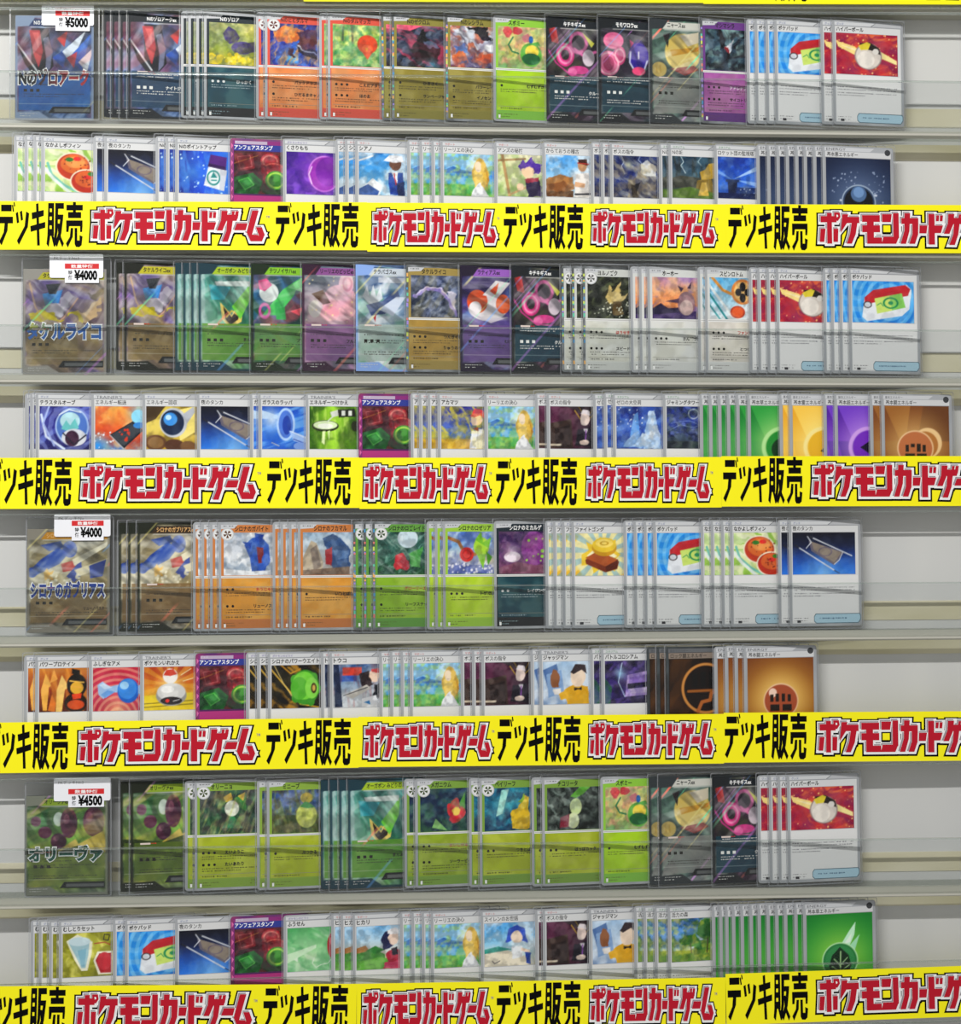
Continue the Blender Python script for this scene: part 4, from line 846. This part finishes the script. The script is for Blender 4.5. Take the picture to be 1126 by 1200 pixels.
        def acol(x, z):
            for (s_, x_, zt, w_, h_, wt), c_ in am:
                if zt - h_ - .3 <= z <= zt + .3: return hexc(c_)
            return hexc(ac)
        parts.append(('attack_lettering', paint_mesh(me, acol), 'print'))
    if fp:
        parts.append(('fine_print', poly_mesh('fine_print', fp, fc), 'print'))
    bm = slab_mesh('trading_card', BODY, Y_BODY, 0.32)
    bm.materials.append(M[body])
    for nm, me, mk in parts:
        me.materials.append(M[mk])
    return bm, parts


KINDS_BUILT = {}


def card(key, loc, tilt, label, group, z_roll=0.0, sleeve=True):
    if key not in KINDS_BUILT:
        bm, parts = build_kind(key)
        root = bpy.data.objects.new('trading_card', bm)
        kids = [bpy.data.objects.new(nm, me) for nm, me, mk in parts]
        if sleeve:
            kids.append(bpy.data.objects.new('sleeve', SLEEVE))
        KINDS_BUILT[key] = (root, kids)
        new, kk = root, kids
    else:
        root, kids = KINDS_BUILT[key]
        new, kk = root.copy(), [c.copy() for c in kids]
    COL.objects.link(new)
    for c in kk:
        COL.objects.link(c)
        c.parent = new
    new.location = loc
    new.rotation_euler = (0, z_roll, tilt)
    tag(new, label, 'card', group)
    return new


# ------------------------------------------------------------------ depths: back panel, pockets, banners
Y_WALL, Y_LIPA, Y_LIPB, LIP = 0.030, 0.0065, 0.0045, 0.0022
Y_CARDA, Y_CARDB, TILT = 0.0105, 0.0086, math.radians(6.2)
XL, XR = -0.60, 0.66

# rows as read off the photograph: (photo x, photo y of the card bottoms) for upper rows, (x, y of the sleeve tops) for lower rows
ROWA = [[(229, 141.7), (610, 146), (1020, 149.3)], [(165, 438), (560, 439), (1040, 441.5)], [(190, 744), (540, 741), (970, 737.7)], [(180, 1050), (590, 1041), (965, 1039.3)]]
ROWB = [[(47, 155.2), (580, 162.4), (963, 166.4)], [(40, 457.6), (570, 456.8), (1032, 458.4)], [(40, 765.2), (480, 758.2), (871, 754.6)], [(67, 1075.2), (505, 1066.2), (940, 1054.8)]]


def fit_line(pts, Y, dz=0.0):
    P = [at(x, y, Y) for x, y in pts]
    A = np.polyfit([p.x for p in P], [p.z + dz for p in P], 1)
    return lambda x: float(A[0] * x + A[1])


LINE_A = [fit_line(r, Y_CARDA) for r in ROWA]
LINE_B = [fit_line(r, Y_CARDB, -SH * MM) for r in ROWB]
ORD = ['top', 'second', 'third', 'bottom']


def beam(name, z_of, x0, x1, y0, y1, dz0, dz1, parent=None, mk='ledge'):
    lo = [(x0, y0, z_of(x0) + dz0), (x1, y0, z_of(x1) + dz0), (x1, y1, z_of(x1) + dz0), (x0, y1, z_of(x0) + dz0)]
    hi = [(a, b, z_of(a) + dz1) for a, b, _ in lo]
    return link(name, box_mesh(name, lo, hi), parent, [mk])


# ------------------------------------------------------------------ the back panel and its tape
wl = link('wall_back', box_mesh('wall_back', [(-1.2, Y_WALL, -0.9), (1.4, Y_WALL, -0.9), (1.4, Y_WALL + .02, -0.9), (-1.2, Y_WALL + .02, -0.9)],
                                [(-1.2, Y_WALL, 0.9), (1.4, Y_WALL, 0.9), (1.4, Y_WALL + .02, 0.9), (-1.2, Y_WALL + .02, 0.9)]), None, ['wall'])
tag(wl, kind='structure')

for i in range(4):
    t = beam('tape_strip', LINE_A[i], XL, XR, Y_WALL - .0006, Y_WALL, .0065, .0225, None, 'tape')
    tag(t, f'cream tape strip on the back panel behind the {ORD[i]} shelf upper row', 'tape')
    t = beam('tape_strip', LINE_A[i], XL, XR, Y_WALL - .0006, Y_WALL, -.022, -.0085, None, 'tape')
    tag(t, f'cream tape strip under the {ORD[i]} shelf ledge, above the lower row', 'tape')

# ------------------------------------------------------------------ the acrylic pockets
LIPTOP = [(0, 96), (0, 388), (0, 684), (0, 983)]
for i in range(4):
    z = LINE_A[i]
    # upper pocket: floor, clear front lip with a polished top edge
    r = beam('acrylic_shelf', z, XL, XR, Y_LIPA - .002, Y_WALL - .0007, -.0056, -.0006)
    tag(r, f'clear acrylic pocket shelf holding the upper row of cards, {ORD[i]} shelf', 'shelf')
    beam('front_lip', z, XL, XR, Y_LIPA, Y_LIPA + LIP, -.0006, .0374, r, 'pane')
    beam('polished_edge', z, XL, XR, Y_LIPA, Y_LIPA + LIP, .0374, .0387, r, 'edge')
    beam('ledge_front', z, XL, XR, Y_LIPA + LIP + .0001, Y_LIPA + LIP + .0011, -.0092, (-.0034, -.0016, -.0006, -.0006)[i], r, 'frost')
    beam('ledge_rail', z, XL, XR, Y_LIPA - .0012, Y_LIPA - .0001, -.0078, -.0058, r, 'frost')
for i in range(-1, 4):
    if i < 0:
        z = fit_line([(0, -0.5), (600, 2.5), (1126, 6)], Y_LIPB, -.0035)
    else:
        z = LINE_B[i]
        bb = BOT = None
    if i >= 0:
        top = .0415 if i == 3 else .034
        r = beam('acrylic_shelf', z, XL, XR, Y_LIPB + LIP, Y_WALL - .0007, -.0034, -.0004, None, 'floor')
        tag(r, f'clear acrylic pocket shelf behind the yellow banners, {ORD[i]} shelf lower row', 'shelf')
        beam('front_lip', z, XL, XR, Y_LIPB, Y_LIPB + LIP, -.0034, top, r, 'pane')
        beam('polished_edge', z, XL, XR, Y_LIPB, Y_LIPB + LIP, top, top + .001, r, 'edge')
        beam('bottom_rail', z, XL, XR, Y_LIPB + .001, Y_LIPB + .0032, -.0078, -.0066, r, 'edge')
    else:
        r = beam('acrylic_shelf', z, XL, XR, Y_LIPB + LIP, Y_WALL - .0007, .0006, .0036, None, 'floor')
        beam('bottom_rail', z, XL, XR, Y_LIPB + .001, Y_LIPB + .0032, -.0036, -.0024, r, 'edge')
        tag(r, 'clear acrylic pocket shelf cut off by the top edge of the photo', 'shelf')
        beam('front_lip', z, XL, XR, Y_LIPB, Y_LIPB + LIP, -.0006, .0480, r, 'pane')

# ------------------------------------------------------------------ yellow banners
SALE = ['10,30 125,30 125,105 10,105', '-12,165 140,165 140,240 -12,240', '48,240 85,240 80,320 38,340', '80,320 15,487 -12,445 38,340', '128,35 142,30 152,105 138,112', '146,5 157,0 165,45 152,55',
        '170,125 195,110 208,230 183,240', '215,110 240,95 250,200 228,212', '285,105 318,128 303,280 268,270', '303,280 205,482 183,435 268,270',
        '393,20 420,12 435,488 405,488', '345,120 478,88 478,155 350,195', '330,270 495,222 495,288 335,335',
        '528,10 545,10 540,378 518,378', '568,10 592,10 590,378 565,378', '540,10 570,10 570,72 540,72', '540,112 570,112 570,162 540,162', '540,202 570,202 570,262 540,262', '540,302 570,302 570,378 540,378',
        '518,378 550,378 532,505 508,470', '560,378 585,378 608,470 590,505',
        '605,10 700,10 700,75 605,75', '605,75 638,75 630,330 600,330', '600,330 630,330 603,505 582,470', '630,140 694,140 690,195 630,195', '658,195 690,195 672,350 640,340', '672,350 624,505 600,470 640,340', '628,240 650,240 668,390 640,400', '668,390 700,465 682,508 640,400',
        '800,-2 832,-2 832,32 800,32', '728,30 908,30 908,92 728,92', '800,92 832,92 832,112 800,112', '745,112 890,112 890,178 745,178', '725,205 905,205 905,270 725,270', '725,270 758,270 750,335 725,335', '878,270 905,270 900,335 878,335',
        '775,290 802,290 797,390 765,390', '797,390 742,510 722,465 765,390', '818,290 846,290 846,430 818,470', '846,430 872,430 895,482 870,505', '818,470 846,430 870,505 832,502', '872,370 905,385 895,482 872,430']
LOGO = ['96,66 182,66 182,100 96,100', '131,48 156,48 156,222 131,222', '95,138 121,138 113,212 90,212', '166,138 191,138 188,212 165,212', '170,45 200,45 204,70 190,92 172,88',
        '216,55 246,55 238,105 205,160', '232,70 307,70 307,104 226,104', '266,104 296,104 286,168 256,168', '286,168 264,222 238,222 256,168',
        '324,60 420,60 420,97 324,97', '324,118 420,118 420,156 324,156', '350,60 386,60 386,222 350,222', '350,188 430,188 430,222 350,222',
        '434,54 486,54 480,98 434,98', '495,48 524,48 524,190 495,190', '440,183 524,183 508,222 430,222',
        '540,76 632,76 632,108 540,108', '558,48 588,48 582,150 556,150', '582,150 562,222 534,222 556,150', '600,108 632,108 630,168 600,168', '630,168 612,222 582,222 600,168',
        '640,118 682,118 676,162 638,162', '690,52 722,52 722,226 690,226', '722,118 768,118 756,160 722,160', '734,60 748,60 745,92 731,92', '754,60 769,60 766,92 752,92',
        '800,52 832,52 826,108 796,108', '796,108 826,108 803,164 774,164', '800,74 892,74 882,108 800,108', '830,108 860,108 852,168 826,168', '852,168 832,228 803,228 826,168', '858,54 872,54 868,76 856,76', '878,54 894,54 888,94 872,94',
        '884,124 942,124 932,162 870,162', '970,50 1004,50 966,190 938,178', '940,178 966,188 1002,190 1004,225 960,225', '990,146 1022,146 1037,188 1006,192', '1006,190 1037,188 1022,225 1000,225']


def parse(s):
    pts = [tuple(map(float, q.split(','))) for q in s.split()]
    area = sum(a[0] * b[1] - b[0] * a[1] for a, b in zip(pts, pts[1:] + pts[:1]))
    return pts if area > 0 else pts[::-1]


def grow(pts, d):
    n, out = len(pts), []
    for i in range(n):
        p0, p1, p2 = pts[i - 1], pts[i], pts[(i + 1) % n]
        def nrm(a, b):
            dx, dy = b[0] - a[0], b[1] - a[1]; l = math.hypot(dx, dy) or 1
            return (dy / l, -dx / l)
        n1, n2 = nrm(p0, p1), nrm(p1, p2)
        bx, by = n1[0] + n2[0], n1[1] + n2[1]
        bl = math.hypot(bx, by) or 1
        bx, by = bx / bl, by / bl
        c = max(bx * n1[0] + by * n1[1], .62)
        out.append((p1[0] + bx * d / c, p1[1] + by * d / c))
    return out


def unit(pts, x0, y0, w, h, y):
    return [((p[0] - x0) / w, y, 1 - (p[1] - y0) / h) for p in pts][::-1]


def layered(name, layers, x0, y0, w, h):
    """unit-square lettering: layers of (polygons, growth, dx, dy, material, depth mm)"""
    polys, idx, mats = [], [], []
    for src, d, dx, dy, mk, y in layers:
        if mk not in mats: mats.append(mk)
        for s in src:
            p = parse(s)
            p = grow([(a + dx, b + dy) for a, b in p], d) if d else [(a + dx, b + dy) for a, b in p]
            polys.append(unit(p, x0, y0, w, h, -y * MM)); idx.append(mats.index(mk))
    me = poly_mesh(name, polys)
    for mk in mats: me.materials.append(M[mk])
    me.polygons.foreach_set('material_index', idx)
    return me


SALE_ME = layered('sale_lettering', [(SALE, 0, 0, 0, 'black', .10)], -12, 0, 920, 510)
HOLE = ['437,116 480,116 480,158 437,158']
TM = ['1045,78 1053,78 1053,80 1045,80', '1048,80 1050,80 1050,92 1048,92', '1055,78 1058,78 1058,92 1055,92', '1062,78 1065,78 1065,92 1062,92', '1058,80 1062,80 1061,86 1059,86']
LOGO_ME = layered('logo_lettering', [(LOGO, 23, 0, 2, 'black', .06), (LOGO, 14, 0, 0, 'white_ink', .10), (LOGO, 3, -6, -6, 'grey_ink', .14), (LOGO, 4, 2, 2, 'white_ink', .18), (LOGO, 1, 0, 0, 'red_ink', .22),
                                     (['182,58 190,58 192,68 184,72'], 0, 0, 0, 'white_ink', .24), (HOLE, 5, 0, 0, 'black', .25), (HOLE, -2, 0, 0, 'yellow', .27), (TM, 0, 0, 0, 'grey_ink', .1)], 67, 22, 985, 230)

# strips: (x0, top left, x1, top right, height px, [(kind, x from, x to)])
BAN = [
    [(-30, -58, 355, -57, 57, []), (355, -56.5, 823, -53.8, 58, [('s', 590, 683)]), (823, -52.5, 1290, -50.5, 57, [('s', 853, 946), ('l', 957, 1165)])],
    [(-8, 235.5, 430, 237, 57, [('s', -1, 97), ('l', 104, 313), ('s', 323, 420)]), (430, 237.4, 850, 239.4, 57.5, [('l', 434, 583), ('s', 590, 683), ('l', 691, 839)]), (850, 239.2, 1270, 240.8, 57, [('s', 853, 946), ('l', 955, 1164), ('s', 1172, 1265)])],
    [(-22, 536.5, 421, 536, 60, [('s', -16, 84), ('l', 92, 303), ('s', 313, 411)]), (421, 536.5, 845, 535.5, 60, [('l', 424, 574), ('s', 581, 676), ('l', 685, 833)]), (845, 534.6, 1265, 534.4, 59, [('s', 847, 940), ('l', 948, 1156), ('s', 1164, 1257)])],
    [(-22, 847, 420, 841, 59.5, [('s', -17, 80), ('l', 89, 302), ('s', 312, 411)]), (420, 840, 848, 836.6, 59, [('l', 424, 577), ('s', 583, 680), ('l', 688, 837)]), (848, 835.3, 1270, 832.5, 58.5, [('s', 849, 945), ('l', 954, 1164), ('s', 1172, 1265)])],
    [(-24, 1156, 418, 1153, 61, [('s', -20, 77), ('l', 86, 299), ('s', 309, 408)]), (418, 1153, 850, 1145.5, 61, [('l', 422, 576), ('s', 582, 680), ('l', 689, 838)]), (850, 1141.5, 1270, 1127, 60, [('s', 852, 946), ('l', 954, 1164), ('s', 1172, 1265)])],
]
PLACE = ['first', 'middle', 'last']
YB = Y_LIPB - .0004
for r, strips in enumerate(BAN):
    for q, (x0, yl, x1, yr, hp, items) in enumerate(strips):
        A, B = at(x0, yl, YB), at(x1, yr, YB)
        hgt = at(x0, yl, YB).z - at(x0, yl + hp, YB).z
        wd = (B - A).length
        me = box_mesh('shelf_banner', [(0, 0, -hgt), (wd, 0, -hgt), (wd, .0003, -hgt), (0, .0003, -hgt)], [(0, 0, 0), (wd, 0, 0), (wd, .0003, 0), (0, .0003, 0)])
        b = link('shelf_banner', me, None, ['yellow'])
        b.location = A
        b.rotation_euler = (0, -math.atan2(B.z - A.z, B.x - A.x), 0)
        where = ['above the top shelf', 'on the top shelf', 'on the second shelf', 'on the third shelf', 'on the bottom shelf'][r]
        side = ['at the end under the price-tagged cards', 'in the middle, starting with the red logo', 'at the end away from the price tags'][q]
        if r == 0: side = ['at the end above the first price tag', 'in the middle', 'at the end away from the price tags'][q]
        tag(b, f'yellow sale banner strip {where}, {side}', 'banner', 'yellow sale banners on the shelf lips')
        for kd, u0, u1 in items:
            f = lambda u: (at(u, yl + (yr - yl) * (u - x0) / (x1 - x0), YB) - A).length
            lx0, lx1 = f(u0), f(u1)
            o = link('sale_lettering' if kd == 's' else 'logo_lettering', SALE_ME if kd == 's' else LOGO_ME, b)
            t0, t1 = (.02, .955) if kd == 's' else (.085, .915)
            o.location = (lx0, -.00002, -hgt * t1)
            o.scale = (lx1 - lx0, 1, hgt * (t1 - t0))

# ------------------------------------------------------------------ the rows of overlapping cards
ROWS = [
    (0, 'A', [('swirl', [120.5, 130, 140, 149]), ('teal_y', [211, 219.5, 229, 238]), ('fire_b', [299, 309.3]), ('fire_g', [373, 383]), ('dragon_k', [445.7, 458]), ('dragon_w', [521]), ('bud', [577]),
              ('magenta', [639]), ('berry', [700.6]), ('cream', [761]), ('munki', [820]), ('tablet', [874, 884, 896.5, 907]), ('ball', [961, 975])]),
    (0, 'B', [('buns', [15, 27.5, 38, 47]), ('stretcher', [108, 121]), ('bottle', [181, 193, 204]), ('stamp', [268.5]), ('mochi', [330]), ('whitehat', [391.7, 403.2, 415]), ('sea', [476, 490.6, 504.5, 515]),
              ('purplehair', [578]), ('karate', [634.5]), ('armor', [691, 703, 713.5]), ('castle', [771, 782.5]), ('beams', [836]), ('e_dark', [885.5, 898, 909, 920, 931, 941, 952, 963])]),
    (1, 'A', [('tan', [135, 144.5]), ('mask', [204, 213.6, 223, 231.6]), ('leafpink', [293]), ('pinkpuff', [353]), ('crystal', [415.6]), ('gold', [474.7]), ('redwhite', [538]), ('magenta', [598.5]),
              ('owl_d', [657, 669.4, 682]), ('owl_s', [738, 748.4, 758]), ('rotor', [817, 825.5]), ('ball', [877, 887, 898, 909]), ('tablet', [964, 973, 983, 994])]),
    (1, 'B', [('orb', [28, 34, 40.5]), ('phone', [105.7]), ('retrieve', [165.6]), ('stretcher', [229.6]), ('trumpet', [291.6, 301.5]), ('lens', [357]), ('stamp', [419]), ('whitecoat', [479.8, 489.8, 500, 511.6]),
              ('sea', [566.5]), ('suit', [626, 639.5]), ('ice', [694, 706.5, 717]), ('jam', [776]), ('e_green', [819, 830, 840.6, 851, 862, 875]), ('e_yellow', [912.5, 924]), ('e_purple', [964, 977]), ('e_brown', [1018.5, 1032])]),
    (2, 'A', [('bluestar', [138, 149, 160]), ('gab', [225, 235, 245, 255]), ('shark', [318.4, 327.8, 337.7, 348]), ('rose_d', [412.7, 425, 435.5]), ('rose_l', [499, 508.8, 518]), ('mist', [578]),
              ('gong', [638, 647.5, 658, 669]), ('tablet', [730, 742, 754, 765]), ('buns', [820.5, 832.5, 844.5, 855]), ('stretcher', [911, 924])]),
    (2, 'B', [('protein', [27, 40]), ('candy', [103]), ('capsule', [163]), ('stamp', [228]), ('gear', [287, 300, 312.6]), ('darkhair', [375, 385]), ('sea', [443.4, 456, 468.4, 479]), ('suit', [538.6, 552, 563]),
              ('judge', [620.7, 631]), ('arena', [690.7, 703.5]), ('e_rock', [757, 769, 779.6]), ('e_fight', [836, 848.6, 860, 871])]),
    (3, 'A', [('olive', [140, 152]), ('dolliv', [215.5, 226.8]), ('smoliv', [300, 311.5]), ('mask', [374.7, 385.7, 396.5, 407]), ('megan', [472.7, 485.5]), ('bay', [548.6, 561]), ('chiko', [622, 634.5]), ('bud', [703]),
              ('cream', [759.7, 771.7]), ('magenta', [834]), ('ball', [887, 900.6, 911, 922])]),
    (3, 'B', [('net', [34.7, 44, 56, 67.6]), ('tablet', [131, 145]), ('stretcher', [204]), ('stamp', [269]), ('balloon', [331]), ('blackhair', [387, 398, 412]), ('sea', [467.6, 481, 493, 503.6]), ('bluehair', [562]),
              ('suit', [626, 635]), ('judge', [689]), ('forest', [742, 753, 766, 781.6]), ('e_leaf', [833.5, 842, 849, 857, 867, 877.6, 887, 897.5, 907.7, 918, 930, 940.4])]),
]
NUM = ['', 'one', 'two', 'three', 'four', 'five', 'six', 'seven', 'eight', 'nine', 'ten', 'eleven', 'twelve']
ORDN = ['', 'front', '2nd from front', '3rd from front', '4th from front', '5th from front', '6th from front', '7th from front', '8th from front', '9th from front', '10th from front', '11th from front', '12th from front']
jit = np.random.RandomState(5)
for layer, row, fans in ROWS:
    Yc = Y_CARDA if row == 'A' else Y_CARDB
    ln = (LINE_A if row == 'A' else LINE_B)[layer]
    ym = 80 + 300 * layer + (0 if row == 'A' else 120)
    rowname = f"{ORD[layer]} shelf {'upper' if row == 'A' else 'lower'} row"
    for key, lefts in fans:
        n = len(lefts)
        d = TYPES[key]['d']
        for i, px in enumerate(lefts):
            x = at(px - 1.2, ym, Yc).x
            rank = n - i
            if n == 1: lab = f'{d}, {rowname}'
            elif rank == n: lab = f'{d}, rearmost copy, {rowname}'
            elif rank == 1: lab = f'{d}, frontmost copy, {rowname}'
            else: lab = f'{d}, {ORDN[rank]}, {rowname}'
            jz = 0 if i == n - 1 else abs(jit.randn()) * .0004
            card(key, (x, Yc, ln(x) + jz * (row == 'B')), TILT, lab, f'{d}, fan on the {rowname}' if n > 1 else f'cards on the {rowname}')

# ------------------------------------------------------------------ the four priced deck cards in rigid cases, with their tags
DECK = {
    'swirl': ('dark blue price-tagged card with large red lettering', lambda x, z: hexc('15171c') * (1 - min(max((x - 16) / 30, 0), 1)) + hexc('b02c34') * min(max((x - 16) / 30, 0), 1)),
    'tan': ('tan price-tagged card with large blue and yellow lettering', lambda x, z: hexc('d8c828') * max(0, 1 - x / 34) * (z > 40) + hexc('2a62b0') * (1 - max(0, 1 - x / 34) * (z > 40))),
    'bluestar': ('brown price-tagged card with large blue lettering', lambda x, z: hexc('1f3f94')),
    'olive': ('olive price-tagged card with large green lettering', lambda x, z: hexc('17594a')),
}
DK = [('swirl', 17.5, 110, 19, 141, (11, 117, 4, 147), (48.8, 110, 5.5, 29.5), (65, 105.3, 13, 36), '¥5000', 'PKデッキNo2'),
      ('tan', 26.5, 125, 315, 439.5, (25, 131, 303, 452), (58, 121, 297.5, 325.5), (76, 116, 309, 331.5), '¥4000', 'PKデッキNo3'),
      ('bluestar', 31, 129, 619, 742, (30, 134, 605, 746), (63.5, 129.5, 602, 629), (84, 121.5, 610, 633.5), '¥4000', 'PKデッキNo'),
      ('olive', 28.5, 126.5, 931, 1050, (29, 131, 915, 1054), (63, 129.5, 911, 939), (80, 122, 924, 946), '¥4500', 'PKデッキNo2')]
for i, (key, x0, x1, y0, y1, case, tg, st, price, note) in enumerate(DK):
    Yd = Y_CARDA + .0004
    A, B = at(x0, y1, Yd), at(x1, y0, Yd)
    sx, sz = (B.x - A.x) / (CW * MM), (B.z - A.z) / (CH * MM)
    bm, parts = build_kind(key, True)
    root = link('deck_card', bm)
    root.location = (A.x - OX * MM * sx, Yd, A.z - OZ * MM * sz)
    root.scale = (sx, 1, sz)
    tag(root, DECK[key][0] + f', {ORD[i]} shelf', 'card', 'priced deck cards in rigid cases')
    for nm, me, mk in parts:
        if nm == 'attack_lettering' and key != 'bluestar': continue
        link(nm, me, root)
    word = TYPES[key]['deck'][0]
    hh = 16.5
    wz = ZT - 43.5
    w2 = 58
    o1 = text_mesh('word_outline', [(word, OX + 2, wz, w2, hh, .11)], -.11)
    o1.materials.append(M['white_ink']); link('word_outline', o1, root)
    o2 = paint_mesh(text_mesh('deck_lettering', [(word, OX + 3.0, wz - 1.1, w2 - 2.0, hh - 2.2, .05)], -.14), DECK[key][1])
    o2.materials.append(M['print']); link('deck_lettering', o2, root)
    # rigid clear case around the card
    c0, c1 = at(case[0], case[3], Yd), at(case[1], case[2], Yd)
    cz = LINE_A[i]((c0.x + c1.x) / 2) - .0005
    inv = Matrix.Diagonal((1 / sx, 1, 1 / sz))
    w_, h_ = (c1.x - c0.x) / MM, (c1.z - cz) / MM
    cm = slab_mesh('rigid_case', rrect(0, 0, w_, h_, 1.5), -.50, -.49)
    cm.materials.append(M['case'])
    co = link('rigid_case', cm, root)
    co.matrix_parent_inverse = Matrix.Identity(4)
    co.scale = (1 / sx, 1, 1 / sz)
    co.location = ((c0.x - root.location.x) / sx, 0, (cz - root.location.z) / sz)
    # case rim: raised welded border
    a, b = rrect(0, 0, w_, h_, 1.5), rrect(1.0, 1.0, w_ - 1.0, h_ - 1.0, 1.0)
    n = len(a)
    rm = bpy.data.meshes.new('case_rim')
    rm.from_pydata([(p[0] * MM, -.00053, p[1] * MM) for p in a + b], [], [(k, (k + 1) % n, (k + 1) % n + n, k + n) for k in range(n)])
    rm.materials.append(M['rim'])
    link('case_rim', rm, co)
    # paper tag folded over the case and its price sticker
    Yt = Yd - .0012
    t0, t1 = at(tg[0], tg[3], Yt), at(tg[1], tg[2], Yt)
    w_, h_ = (t1.x - t0.x) / MM, (t1.z - t0.z) / MM
    tm = slab_mesh('price_tag', rrect(0, 0, w_, h_, 1.6), 0, .35)
    tm.materials.append(M['paper'])
    to = link('price_tag', tm)
    to.location = t0
    tag(to, f'white price tag reading {price.replace("¥", "")} yen on the {ORD[i]} shelf deck card', 'price tag', 'price tags')
    nt = text_mesh('handwriting', [(note, 3.5, h_ - 2.2, 20, 2.6, -.01)], -.04)
    nt.materials.append(M['black']); link('handwriting', nt, to)
    s0, s1 = at(st[0], st[3], Yt), at(st[1], st[2], Yt)
    ws, hs = (s1.x - s0.x) / MM, (s1.z - s0.z) / MM
    sm = slab_mesh('price_sticker', rrect(0, 0, ws, hs, .3), -.06, -.01)
    sm.materials.append(M['paper'])
    so = link('price_sticker', sm, to)
    so.location = s0 - t0
    rb = poly_mesh('red_band', [[(0, -.0001, (hs - 4.2) * MM), (ws * MM, -.0001, (hs - 4.2) * MM), (ws * MM, -.0001, hs * MM), (0, -.0001, hs * MM)]])
    rb.materials.append(M['red_sticker']); link('red_band', rb, so)
    bt = text_mesh('band_lettering', [('数量特価', ws * .18, hs - .8, ws * .64, 2.8, .02)], -.13)
    bt.materials.append(M['white_ink']); link('band_lettering', bt, so)
    pt = text_mesh('price_lettering', [(price, ws * .27, hs - 5.2, ws * .68, 8.4 if i else 8.6, .05), ('特', ws * .1, hs - 5.6, 3.2, 3.6, .02), ('価', ws * .1, hs - 9.6, 3.2, 3.6, .02)], -.13)
    pt.materials.append(M['black']); link('price_lettering', pt, so)
